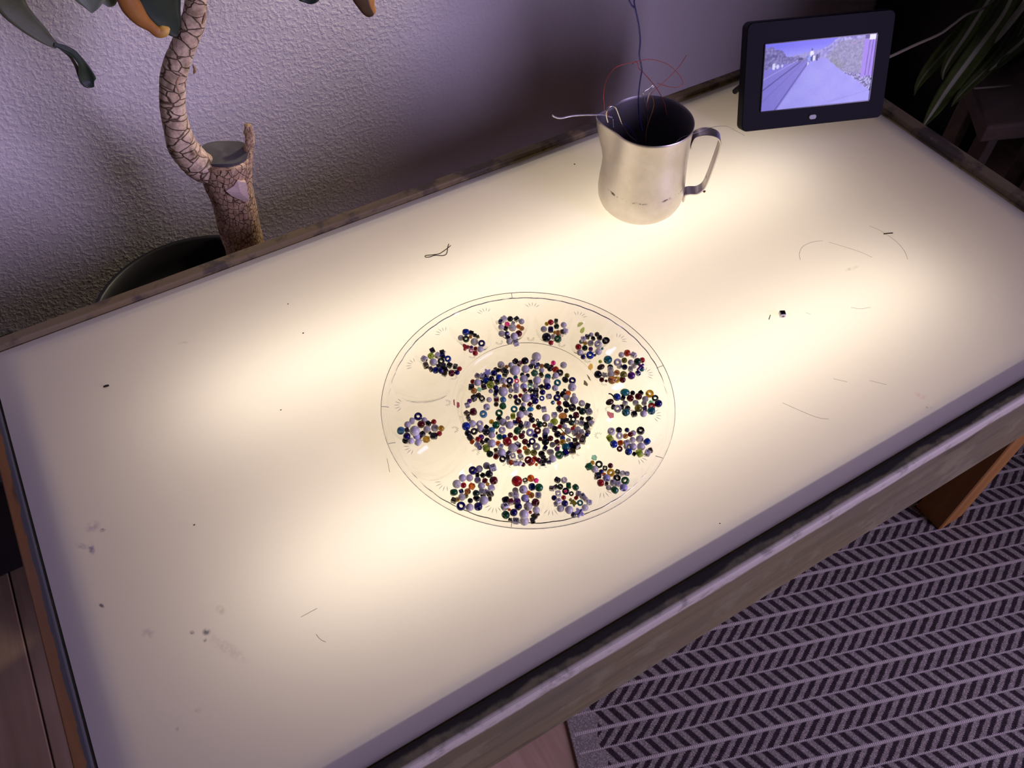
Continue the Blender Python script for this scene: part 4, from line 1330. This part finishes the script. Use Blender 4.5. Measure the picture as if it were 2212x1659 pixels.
F = [[j * NU + i, j * NU + i + 1, (j + 1) * NU + i + 1, (j + 1) * NU + i] for j in range(NV - 1) for i in range(NU - 1)]
t = NT('lit_screen')
at = t.n('ShaderNodeAttribute')
at.attribute_name = 'picture'
M_SCREEN = t.done(t.pbr((0.01, 0.01, 0.012), 0.25, emit=at.outputs['Color'], estr=1.0))
so = part('screen', V, F, M_SCREEN, pf)
so['label'] = 'lit screen showing a pavement street photo'
ca = so.data.color_attributes.new('picture', 'FLOAT_COLOR', 'POINT')
ca.data.foreach_set('color', np.concatenate([lin.reshape(-1, 3), np.ones((NU * NV, 1))], 1).astype(np.float32).ravel())
st0 = dv(0.045, 0.085, -FT)
st1 = at_z((1587, 198), 0.0045)
part('stand', *tube([st0, st0 * .5 + np.array(st1) * .5 + np.array([0, 0, .004]), st1], 0.0042, 10), M_BLACK, pf)
part('stand', *tube([dv(0.17, 0.085, -FT), dv(0.17, 0.085, -FT) + nb_ * .075 + np.array([0, 0, -.082 + .016])], 0.0042, 10), M_BLACK, pf)

# ------------------------------------------------------------------ small things lying on the table
M_THREAD = plain('brown_thread', (0.035, 0.018, 0.007), 0.8)
tp = [(969.3, 527), (967.2, 534), (966.3, 541), (964.5, 548), (960, 551.3), (953.5, 552.3), (941, 551.6), (935, 552.8), (927, 555.4), (920.5, 555.6), (918, 554), (920, 552), (926, 551.3), (936, 550.2), (948, 548.4), (956, 544), (965, 537.5), (973.5, 530.5)]
wire('thread', [at_z(q, 0.0009 + (0.0007 if i > 11 else 0)) for i, q in enumerate(tp)], 0.00055, M_THREAD, 'brown thread doubled into a narrow loop on the bare table', 'thread')
lb = at_z((1690, 678.5), 0.0031)
lbo = link('letter_bead', bead_mesh('c', 'gy'), None, tuple(lb))
lbo.scale = (0.0074, 0.0074, 0.0062)
lbo.rotation_euler = (0, 0, -YAW + math.pi / 2 + .05)
tag(lbo, 'lone white cube bead with a dark top, far from the plate', 'bead')
lt = link('dark_top', mesh('dark_top', *box(-.40, .40, -.40, .40, .5, .53, .01, 1), BM['bk']), lbo)
wire('twig', [at_z((1909, 505.2), 0.0008), at_z((1919, 504), 0.0010), at_z((1928.5, 503.2), 0.0012)], 0.0008, M_THREAD, 'tiny dark straight twig near the far right of the table', 'twig')


def crumb(px, d, mat, label, seed):
    r = np.random.default_rng(seed)
    p = at_z(px, 0)
    s = d * np.linalg.norm(p - CAM) / FPX / 2
    V, F = ico(1, (1, 1, 1))
    V = [tuple(np.array(v) * (0.7 + 0.6 * r.random()) * np.array([s * 1.2, s * .8, s * .5]) + p + np.array([0, 0, s * .45])) for v in V]
    single('crumb', V, F, mat, label, 'crumb')


M_CRUMB = plain('dark_crumb', (0.03, 0.02, 0.015), 0.9)
crumb((230, 835), 9, M_CRUMB, 'small black chip on the bare left part of the table', 1)
crumb((1521, 415), 7, plain('red_crumb', (0.20, 0.06, 0.02), 0.9), 'reddish brown crumb under the pitcher handle', 2)
crumb((420, 1134), 4, M_CRUMB, 'dark speck on the table below and left of the plate', 3)
crumb((655, 720), 3.5, M_CRUMB, 'dark speck on the table behind and left of the plate', 4)
crumb((622, 657), 3, M_CRUMB, 'dark speck nearest the back board, left of the thread', 5)
crumb((607, 886), 3.5, M_CRUMB, 'dark speck on the table left of the plate', 6)
crumb((1241, 355), 3.5, M_CRUMB, 'brown speck on the table left of the pitcher', 7)
crumb((1555, 1131), 3, M_CRUMB, 'dark speck on the table right of and below the plate', 8)

# ------------------------------------------------------------------ potted cane plant behind the table
PT = np.array([-0.262, 0.5565])
plantA = thing('potted_cane_plant', (PT[0], PT[1], ZF), 'potted cane plant with a sawn thick trunk, thin curved stem and drooping leaves', 'plant')
part('pot', *lathe([(0.001, 0.0004), (0.118, 0.0004), (0.122, 0.01), (0.148, 0.285), (0.1575, 0.288), (0.1585, 0.318), (0.1560, 0.320), (0.150, 0.318), (0.146, 0.285), (0.140, 0.25), (0.001, 0.25)], 48, (PT[0], PT[1], ZF)), M_BLACK, plantA, True)
V, F = lathe([(0.001, 0.012), (0.05, 0.010), (0.10, 0.006), (0.1395, 0.0), (0.139, -0.01), (0.001, -0.01)], 40, (PT[0], PT[1], ZF + 0.262))
V = [(x, y, z + 0.006 * math.sin(x * 210) * math.cos(y * 190)) for x, y, z in V]
part('soil', V, F, M_SOIL, plantA, True)


def mat_bark(name, c1, c2, cd_, rings, blocky):
    t = NT(name)
    tc = t.n('ShaderNodeTexCoord')
    uv = tc.outputs['UV']
    x, y, z = t.sep(uv)
    mp = t.n('ShaderNodeMapping')
    t.plug(mp.inputs[0], uv)
    mp.inputs['Scale'].default_value = (blocky, rings, 1)
    v = mp.outputs[0]
    nz = t.noise(v, 1.2, 4, 0.6)
    br = t.n('ShaderNodeTexVoronoi', feature='DISTANCE_TO_EDGE')
    wv = t.n('ShaderNodeMix', data_type='RGBA', blend_type='ADD')
    wv.inputs[0].default_value = 0.5
    t.plug(wv.inputs[6], v)
    nc = t.n('ShaderNodeTexNoise')
    t.plug(nc.inputs['Vector'], v)
    nc.inputs['Scale'].default_value = 1.0
    t.plug(wv.inputs[7], nc.outputs['Color'])
    t.plug(br.inputs['Vector'], wv.outputs[2])
    br.inputs['Scale'].default_value = 1.0
    crack = t.rng(br.outputs['Distance'], 0.0, 0.07)
    cell = t.n('ShaderNodeTexVoronoi')
    t.plug(cell.inputs['Vector'], wv.outputs[2])
    cell.inputs['Scale'].default_value = 1.0
    cc = t.sep(cell.outputs['Color'])[0]
    fine = t.noise(t.coord((1, 1, 1)), 140, 5, 0.7)
    col = t.mixc(cc, c1, c2)
    col = t.mixc(t.rng(fine, 0.35, 0.7), col, tuple(0.55 * a for a in c1))
    col = t.mixc(t.rng(nz, 0.55, 0.7, 0, 0.5), col, cd_)
    col = t.mixc(crack, tuple(0.35 * a for a in cd_), col)
    h = t.math('ADD', t.math('MULTIPLY', crack, 0.8), t.math('ADD', t.math('MULTIPLY', cc, 0.5), t.math('MULTIPLY', fine, 0.5)))
    return t.done(t.pbr(col, 0.85, t.bump(h, 0.8, 0.0022), spec=0.2))


def limb(name, pts, mat, root, sub=5, seg=28, wob=0.03, seed=3, caps=True):
    """pts: (px, py, width_px, y)"""
    C3 = [at_y((p[0], p[1]), p[3]) for p in pts]
    R3 = [p[2] * float((c - CAM) @ FW) / FPX / 2 for p, c in zip(pts, C3)]
    P = smooth_path(C3, sub)
    R = smooth_path([[r, 0, 0] for r in R3], sub)[:, 0]
    v, f = tube(P, R, seg, caps)
    r_ = np.random.default_rng(seed)
    v = np.array(v)
    n = len(P)
    an = np.arange(seg) * 2 * math.pi / seg
    for i in range(n):
        k = 1 + wob * (0.5 * np.sin(an * 2 + i * .35) + 0.5 * np.sin(an * 3 - i * .6 + 1)) + wob * .8 * (r_.random(seg) - .5)
        v[i * seg:(i + 1) * seg] = P[i] + (v[i * seg:(i + 1) * seg] - P[i]) * k[:, None]
    o = part(name, v, f, mat, root, True)
    uvl = o.data.uv_layers.new(name='UVMap')
    L = np.concatenate([[0], np.cumsum(np.linalg.norm(np.diff(P, axis=0), axis=1))])
    for poly in o.data.polygons:
        ks = [o.data.loops[li].vertex_index for li in poly.loop_indices]
        cols = [q % seg for q in ks]
        wrap = max(cols) - min(cols) > seg / 2
        for li, q in zip(poly.loop_indices, ks):
            c = q % seg
            uvl.data[li].uv = ((c + (seg if wrap and c < seg / 2 else 0)) / seg, L[min(q // seg, n - 1)])
    return o, P, R


M_BARK = mat_bark('trunk_bark', (0.66, 0.44, 0.25), (0.82, 0.60, 0.38), (0.36, 0.21, 0.10), 95, 30)
M_STEMB = mat_bark('stem_bark', (0.74, 0.56, 0.37), (0.85, 0.68, 0.48), (0.34, 0.23, 0.13), 85, 4)
Y0 = 0.55
limb('trunk', [(551, 640, 74, Y0), (543, 590, 78, Y0), (532, 545, 82, Y0), (520, 500, 86, Y0), (509, 455, 90, Y0), (499, 415, 96, Y0), (490, 380, 104, Y0), (484, 350, 112, Y0), (481, 336, 110, Y0)], M_BARK, plantA, wob=0.035)
# sawn face
ctr = at_y((482, 329), Y0)
cv = []
npt = 36
for k in range(npt):
    a = 2 * math.pi * k / npt
    cv.append(at_y((482 + 52 * math.cos(a) + 3 * math.sin(3 * a), 330 + 36 * math.sin(a)), Y0))
# tilt the disc so that it lies nearly flat, facing up
dep = float((ctr - CAM) @ FW)
sc2 = dep / FPX
cv = [ctr + np.array([RT[0], RT[1], 0]) * 53 * sc2 * math.cos(2 * math.pi * k / npt) + np.array([FW[0], FW[1], 0]) / np.hypot(FW[0], FW[1]) * 45 * sc2 * math.sin(2 * math.pi * k / npt) + np.array([0, 0, .002 * math.sin(6 * math.pi * k / npt)]) for k in range(npt)]
lo = [p + np.array([0, 0, -0.012]) - (p - ctr) * np.array([.03, .03, 0]) for p in cv]
V = cv + lo + [ctr + np.array([0, 0, .0005])]
F = [[k, npt + k, npt + (k + 1) % npt, (k + 1) % npt] for k in range(npt)] + [[2 * npt, k, (k + 1) % npt] for k in range(npt)]
t = NT('sealed_cut')
nz = t.noise(t.coord((1, 1, 1)), 45, 4, 0.6)
M_CUT = t.done(t.pbr(t.mixc(nz, (0.045, 0.045, 0.048), (0.11, 0.105, 0.11)), 0.7, t.bump(nz, 0.3, 0.002)))
part('sawn_face', V, F, M_CUT, plantA)['label'] = 'dark grey sealed saw cut'
limb('stem', [(474, 372, 54, Y0), (446, 366, 64, Y0), (418, 346, 64, Y0 - .005), (398, 322, 62, Y0 - .008), (385, 290, 58, Y0 - .01), (376, 250, 54, Y0 - .01), (372, 210, 53, Y0 - .01), (374, 172, 53, Y0 - .01), (383, 132, 53, Y0 - .01), (400, 92, 52, Y0 - .01), (414, 56, 50, Y0 - .01),
              (422, 22, 47, Y0 - .01), (424, -10, 45, Y0 - .01), (420, -60, 44, Y0 - .01), (405, -120, 44, Y0 - .01), (380, -190, 44, Y0 - .02), (360, -260, 42, Y0 - .03)], M_STEMB, plantA, wob=0.045, seed=8)
limb('stub', [(527, 372, 24, Y0 - .02), (534, 345, 24, Y0 - .015), (538, 320, 22, Y0 - .01), (539, 298, 19, Y0 - .01), (537, 282, 18, Y0 - .01), (535, 270, 15, Y0 - .01)], M_BARK, plantA, wob=0.22, seed=5, seg=14)
# pale scar where the bark has come away
sv = [at_y(q, Y0 - 0.0355) for q in ((488, 413), (505, 402), (513, 389), (522, 393), (532, 394), (535, 412), (539, 434), (528, 436), (512, 429), (500, 423))]
ax = at_y((506, 440), Y0)
c0 = np.mean(sv, 0)
n = len(sv)
V = [p for p in sv] + [p + np.array([0, 0.010, 0]) for p in sv] + [c0 + np.array([0, -0.0035, 0])]
F = [[i, (i + 1) % n, n + (i + 1) % n, n + i] for i in range(n)] + [[(i + 1) % n, i, 2 * n] for i in range(n)]
t = NT('bare_scar')
nz = t.noise(t.coord((40, 40, 160)), 2, 4)
part('bark_scar', V, F, t.done(t.pbr(t.mixc(nz, (0.62, 0.47, 0.36), (0.78, 0.63, 0.52)), 0.8, t.bump(nz, 0.5, 0.002))), plantA)['label'] = 'pale patch of bare wood'
# peeling flakes of bark on the stem
for (q, a, b, w) in (((444, 26), (441, 40), (436, 52), 4), ((416, 138), (421, 150), (418, 160), 4), ((388, 205), (382, 180), (392, 160), 3), ((452, 340), (432, 336), (420, 322), 4)):
    P = smooth_path([at_y(q, Y0 - .034), at_y(a, Y0 - .036), at_y(b, Y0 - .033)], 4)
    v, f = tube(P, [0.0004 + w * .00042 * math.sin(math.pi * i / (len(P) - 1)) for i in range(len(P))], 6)
    part('bark_flake', v, f, M_BARK, plantA)


def mat_leaf(name, c1, c2, edge=None, rough=0.35, veins=90):
    t = NT(name)
    x, y, z = t.sep(t.n('ShaderNodeTexCoord').outputs['UV'])
    n = t.noise(t.coord((1, 1, 1)), 30, 4, 0.6)
    st = t.noise(t.n('ShaderNodeCombineXYZ').outputs[0], 1)
    cmb = t.n('ShaderNodeCombineXYZ')
    t.plug(cmb.inputs[0], t.math('MULTIPLY', x, veins))
    t.plug(cmb.inputs[1], t.math('MULTIPLY', y, 2.0))
    sn = t.noise(cmb.outputs[0], 1.0, 2)
    col = t.mixc(t.rng(n, 0.3, 0.7), c1, c2)
    col = t.mixc(t.rng(sn, 0.4, 0.7, 0, 0.35), col, tuple(0.6 * a for a in c1))
    if edge is not None:
        col = t.mixc(edge[1](t, x, y, n), col, edge[0])
    b = t.n('ShaderNodeBsdfPrincipled')
    t.plug(b.inputs['Base Color'], col)
    b.inputs['Roughness'].default_value = rough
    t.plug(b.inputs['Normal'], t.bump(sn, 0.25, 0.001))
    tr = t.n('ShaderNodeBsdfTranslucent')
    t.plug(tr.inputs[0], col)
    mx = t.n('ShaderNodeMixShader')
    mx.inputs[0].default_value = 0.25
    t.t.links.new(b.outputs[0], mx.inputs[1])
    t.t.links.new(tr.outputs[0], mx.inputs[2])
    return t.done(mx.outputs[0])


def leaf(name, pts, mat, root, cup=0.18, thick=0.0006, sub=5, cross=6, twist=None, label=None):
    """pts: (x, y, z, width, roll) in world space; the blade faces the camera, turned by roll about its length"""
    A = np.array(pts, float)
    P = smooth_path(A[:, :3], sub)
    Wd = smooth_path(np.stack([A[:, 3], A[:, 4], A[:, 3] * 0], 1), sub)
    T = np.gradient(P, axis=0)
    T /= np.linalg.norm(T, axis=1)[:, None]
    V, F, UV = [], [], []
    n = len(P)
    L = np.linspace(0, 1, n)
    for sgn in (1, -1):
        for i in range(n):
            view = CAM - P[i]
            side = np.cross(T[i], view)
            side /= np.linalg.norm(side)
            nrm = np.cross(side, T[i])
            c, s = math.cos(Wd[i, 1]), math.sin(Wd[i, 1])
            sd, nm = side * c + nrm * s, nrm * c - side * s
            for k in range(cross + 1):
                u = k / cross * 2 - 1
                w = max(Wd[i, 0], 0.0003) / 2
                V.append(P[i] + sd * u * w + nm * (-(cup * w) * (1 - u * u) + sgn * thick / 2 * (1 - .8 * abs(u))))
                UV.append((k / cross, L[i]))
    m_ = cross + 1
    for b, rv in ((0, False), (n * m_, True)):
        for i in range(n - 1):
            for k in range(cross):
                q = [b + i * m_ + k, b + i * m_ + k + 1, b + (i + 1) * m_ + k + 1, b + (i + 1) * m_ + k]
                F.append(q[::-1] if rv else q)
    N0 = n * m_
    for i in range(n - 1):
        for k in (0, cross):
            q = [i * m_ + k, (i + 1) * m_ + k, N0 + (i + 1) * m_ + k, N0 + i * m_ + k]
            F.append(q if k == 0 else q[::-1])
    o = part(name, V, F, mat, root, True)
    uvl = o.data.uv_layers.new(name='UVMap')
    for lp in o.data.loops:
        uvl.data[lp.index].uv = UV[lp.vertex_index]
    if label:
        o['label'] = label
    return o


def LP(rows, y):
    """rows: (px, py, width_px[, roll]) on the vertical plane y (or a list of y per row)"""
    out = []
    for i, r in enumerate(rows):
        yy = y[i] if isinstance(y, (list, tuple)) else y
        p = at_y((r[0], r[1]), yy)
        out.append((*p, r[2] * float((p - CAM) @ FW) / FPX, r[3] if len(r) > 3 else 0.0))
    return out


M_LEAFG = mat_leaf('dull_green_leaf', (0.085, 0.105, 0.055), (0.13, 0.145, 0.075))
M_LEAFD = mat_leaf('dark_green_leaf', (0.022, 0.045, 0.028), (0.035, 0.06, 0.036))
M_LEAFP = mat_leaf('grey_green_leaf', (0.20, 0.25, 0.17), (0.27, 0.31, 0.22))
M_LEAFO = mat_leaf('withered_orange_leaf', (0.42, 0.16, 0.035), (0.55, 0.25, 0.06), ((0.85, 0.55, 0.12), lambda t, x, y, n: t.rng(y, 0.72, 0.92)))
M_LEAFB = mat_leaf('withered_brown_leaf', (0.08, 0.04, 0.025), (0.15, 0.08, 0.045), ((0.70, 0.36, 0.10), lambda t, x, y, n: t.rng(x, 0.38, 0.25)))
leaf('leaf', LP([(330, -230, 30), (180, -240, 50), (60, -150, 60), (5, -60, 66), (22, 5, 62), (52, 42, 48), (84, 70, 36), (108, 90, 22), (124, 100, 12)], .50), M_LEAFG, plantA, label='long dull green leaf hanging at the far left')
leaf('leaf_tip', LP([(118, 96, 8, 0.2), (138, 104, 14, .3), (158, 115, 17, .5), (174, 133, 18, .5), (183, 152, 26, .1), (188, 168, 34, 0), (194, 180, 28, 0), (203, 187.5, 3)], .498), M_LEAFD, plantA, cup=.5, label='twisted dark tip of the long leaf')
leaf('leaf_tip', LP([(128, 104, 3), (148, 118, 9, .8), (160, 135, 12, 1.0), (168, 152, 12, .9), (172, 170, 4, .6)], .505), M_LEAFG, plantA, cup=.3)
leaf('leaf', LP([(340, -240, 30), (250, -180, 70), (205, -110, 110), (190, -50, 110), (193, -10, 76), (197, 14, 34), (198, 28, 3)], .52), M_LEAFP, plantA, label='pale grey green leaf tip at the top edge')
leaf('leaf', LP([(345, -240, 20), (300, -160, 40), (250, -70, 40), (236, -22, 40), (232, 2, 34), (228, 12, 10)], .53), M_LEAFP, plantA)
leaf('leaf', LP([(365, -240, 30), (350, -150, 84), (330, -60, 118), (337, -10, 110), (352, 25, 82), (368, 52, 52), (380, 72, 26), (384, 79, 4)], .535), M_LEAFD, plantA, cup=.1, label='broad dark green leaf behind the orange one')
leaf('leaf', LP([(360, -240, 20), (300, -150, 44), (262, -60, 40), (268, -15, 38), (284, 14, 44), (304, 40, 34), (326, 58, 22), (342, 70, 22), (356, 66, 22), (366, 60, 5)], .515), M_LEAFO, plantA, cup=-.5, label='withered orange leaf curling to a yellow tip')
leaf('leaf', LP([(390, -240, 30), (520, -190, 60), (620, -80, 70), (655, -40, 70), (665, -14, 58), (667, 3, 38), (667, 9, 3)], .53), M_LEAFD, plantA, label='dark green leaf tip above the wall centre')
leaf('leaf', LP([(395, -240, 30), (560, -230, 60), (720, -130, 66), (770, -50, 60), (784, -10, 50), (793, 14, 36), (801, 28, 26), (804, 33, 16)], .52), M_LEAFB, plantA, cup=-.3, label='dry brown leaf tip at the top edge')

# ------------------------------------------------------------------ the dark corner on the right: cabinet, stool, spider plant
cab = thing('cabinet', (1.63, 0.59, ZF), 'near-black wooden cabinet in the dark corner behind the photo frame', 'cabinet')
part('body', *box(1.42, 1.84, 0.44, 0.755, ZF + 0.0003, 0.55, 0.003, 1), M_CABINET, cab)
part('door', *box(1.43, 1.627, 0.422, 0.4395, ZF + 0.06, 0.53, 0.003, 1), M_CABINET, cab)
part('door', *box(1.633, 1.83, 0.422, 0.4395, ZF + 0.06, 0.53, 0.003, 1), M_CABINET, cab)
SZ = -0.10
sc0, sl0, sr0 = at_z((2131, 274), SZ), at_z((2097, 236), SZ), at_z((2212, 266), SZ)
d1 = (sr0 - sc0) / np.linalg.norm(sr0 - sc0)
d2 = np.array([-d1[1], d1[0], 0])
d2 = d2 * math.cos(0.30) + d1 * math.sin(0.30)
stool = thing('stool', tuple(np.array([*(sc0 + d1 * .15 + d2 * .12)[:2], ZF])), 'small brown wooden stool in the dark corner under the trailing plant', 'stool')


def prism(poly, z0, z1, bev):
    bm = bmesh.new()
    b = [bm.verts.new((p[0], p[1], z0)) for p in poly]
    f = bm.faces.new(b)
    r = bmesh.ops.extrude_face_region(bm, geom=[f])
    bmesh.ops.translate(bm, verts=[g for g in r['geom'] if isinstance(g, bmesh.types.BMVert)], vec=(0, 0, z1 - z0))
    bmesh.ops.recalc_face_normals(bm, faces=bm.faces[:])
    bmesh.ops.bevel(bm, geom=bm.edges[:], offset=bev, segments=3, affect='EDGES', profile=0.5)
    bm.verts.index_update()
    V, F = [tuple(v.co) for v in bm.verts], [[v.index for v in f.verts] for f in bm.faces]
    bm.free()
    return V, F


sq = [sc0, sc0 + d1 * .26, sc0 + d1 * .26 + d2 * .20, sc0 + d2 * .20]
part('seat', *prism(sq, SZ - .034, SZ, .006), M_STOOL, stool)
for a, b in ((.03, .03), (.22, .03), (.03, .16), (.22, .16)):
    c = sc0 + d1 * a + d2 * b
    part('leg', *box(c[0] - .014, c[0] + .014, c[1] - .014, c[1] + .014, ZF + .0002, SZ - .0345, .002, 1), M_STOOL, stool)

PB = at_d((2285, -70), 1.62)
spider = thing('spider_plant', tuple(PB), 'spider plant trailing white-striped leaves into the dark corner', 'plant')
band = lambda lo, hi, a: (lambda t, x, y, n: t.math('MULTIPLY', t.math('MULTIPLY', t.rng(x, lo - .04, lo + .04), t.rng(x, hi + .04, hi - .04)), a))
M_SPID = mat_leaf('striped_leaf', (0.10, 0.15, 0.03), (0.16, 0.21, 0.05), ((0.74, 0.76, 0.56), band(.40, .62, .95)), veins=40)
M_SPID2 = mat_leaf('green_blade', (0.10, 0.14, 0.03), (0.15, 0.19, 0.05), ((0.55, 0.58, 0.38), band(.44, .56, .6)), veins=40)
M_SPIDS = mat_leaf('pale_blade', (0.55, 0.57, 0.38), (0.62, 0.64, 0.46), veins=30)
M_RUN = plain('runner_stem', (0.30, 0.28, 0.19), 0.6)


def SL(rows, d0, d1_):
    out = []
    n = len(rows)
    out.append((*PB, 0.012, 0.0))
    for i, r in enumerate(rows):
        d = d0 + (d1_ - d0) * i / (n - 1)
        p = at_d((r[0], r[1]), d)
        out.append((*p, r[2] * d / FPX, r[3] if len(r) > 3 else 0.0))
    return out


leaf('leaf', SL([(2190, -70, 22), (2150, -20, 26), (2118, 28, 30), (2085, 80, 30), (2056, 122, 24), (2040, 152, 14), (2036, 172, 3)], 1.58, 1.42), M_SPID, spider, cup=.4)
leaf('leaf', SL([(2215, -50, 26), (2168, 30, 36), (2132, 80, 42), (2096, 128, 42), (2050, 190, 36), (2022, 232, 28), (2003, 260, 14), (1992, 277, 2)], 1.56, 1.33), M_SPID, spider, cup=.35)
leaf('leaf', SL([(2180, -60, 24), (2120, 20, 32), (2080, 70, 38), (2035, 118, 36), (2000, 158, 24), (1982, 186, 12), (1975, 206, 2)], 1.58, 1.40), M_SPID2, spider, cup=.35)
leaf('leaf', SL([(2240, 0, 24), (2198, 80, 26), (2165, 112, 26), (2130, 150, 24), (2092, 186, 20), (2068, 212, 12), (2055, 230, 2)], 1.56, 1.38), M_SPID2, spider, cup=.35)
leaf('leaf', SL([(2250, -50, 14), (2212, 10, 14), (2180, 52, 13), (2160, 78, 9), (2149, 93, 2)], 1.54, 1.46), M_SPIDS, spider, cup=.35)
leaf('leaf', SL([(2260, 30, 24), (2212, 86, 30), (2180, 114, 28), (2155, 138, 20), (2138, 152, 4)], 1.54, 1.46), M_SPID, spider, cup=.35)
leaf('leaf', SL([(2205, -70, 26), (2162, -5, 34), (2130, 45, 34), (2108, 80, 26), (2094, 106, 4)], 1.60, 1.50), M_SPID, spider, cup=.3)
leaf('leaf', SL([(2230, -40, 26), (2188, 25, 34), (2150, 75, 36), (2112, 128, 34), (2082, 170, 24), (2062, 196, 6)], 1.60, 1.46), M_SPID2, spider, cup=.3)
leaf('leaf', SL([(2215, -90, 22), (2190, -30, 26), (2175, 10, 24), (2164, 40, 16), (2158, 60, 3)], 1.62, 1.55), mat_leaf('tan_blade', (0.26, 0.15, 0.07), (0.34, 0.20, 0.09)), spider, cup=.3, label='tan withered blade')
leaf('leaf', SL([(2250, 0, 20), (2215, 62, 22), (2190, 92, 20), (2160, 128, 14), (2146, 144, 3)], 1.58, 1.50), M_SPID, spider, cup=.3)
part('runner', *tube(smooth_path([at_d(q, d) for q, d in (((2200, -60), 1.58), ((2140, 8), 1.52), ((2089, 31), 1.46), ((2060, 52), 1.42), ((2029, 74), 1.37), ((1975, 98), 1.31), ((1930, 119), 1.27), ((1884, 139), 1.23))], 5), 0.0022, 7), M_RUN, spider)
part('runner', *tube(smooth_path([at_d(q, d) for q, d in (((2290, 170), 1.52), ((2212, 183), 1.50), ((2160, 187), 1.48), ((2103, 191), 1.46))], 5), 0.0018, 7), M_RUN, spider)

# ------------------------------------------------------------------ black bin at the wall, far left
binr = thing('storage_bin', (-0.70, 0.64, ZF), 'black storage bin standing at the wall left of the plant pot', 'bin')
bz = -0.30
part('body', *box(-0.86, -0.545, 0.46, 0.755, ZF + .0003, bz - .02, .01, 2), M_BLACK, binr)
part('lid', *box(-0.868, -0.538, 0.452, 0.7585, bz - .0197, bz, .006, 2), M_BLACK, binr)
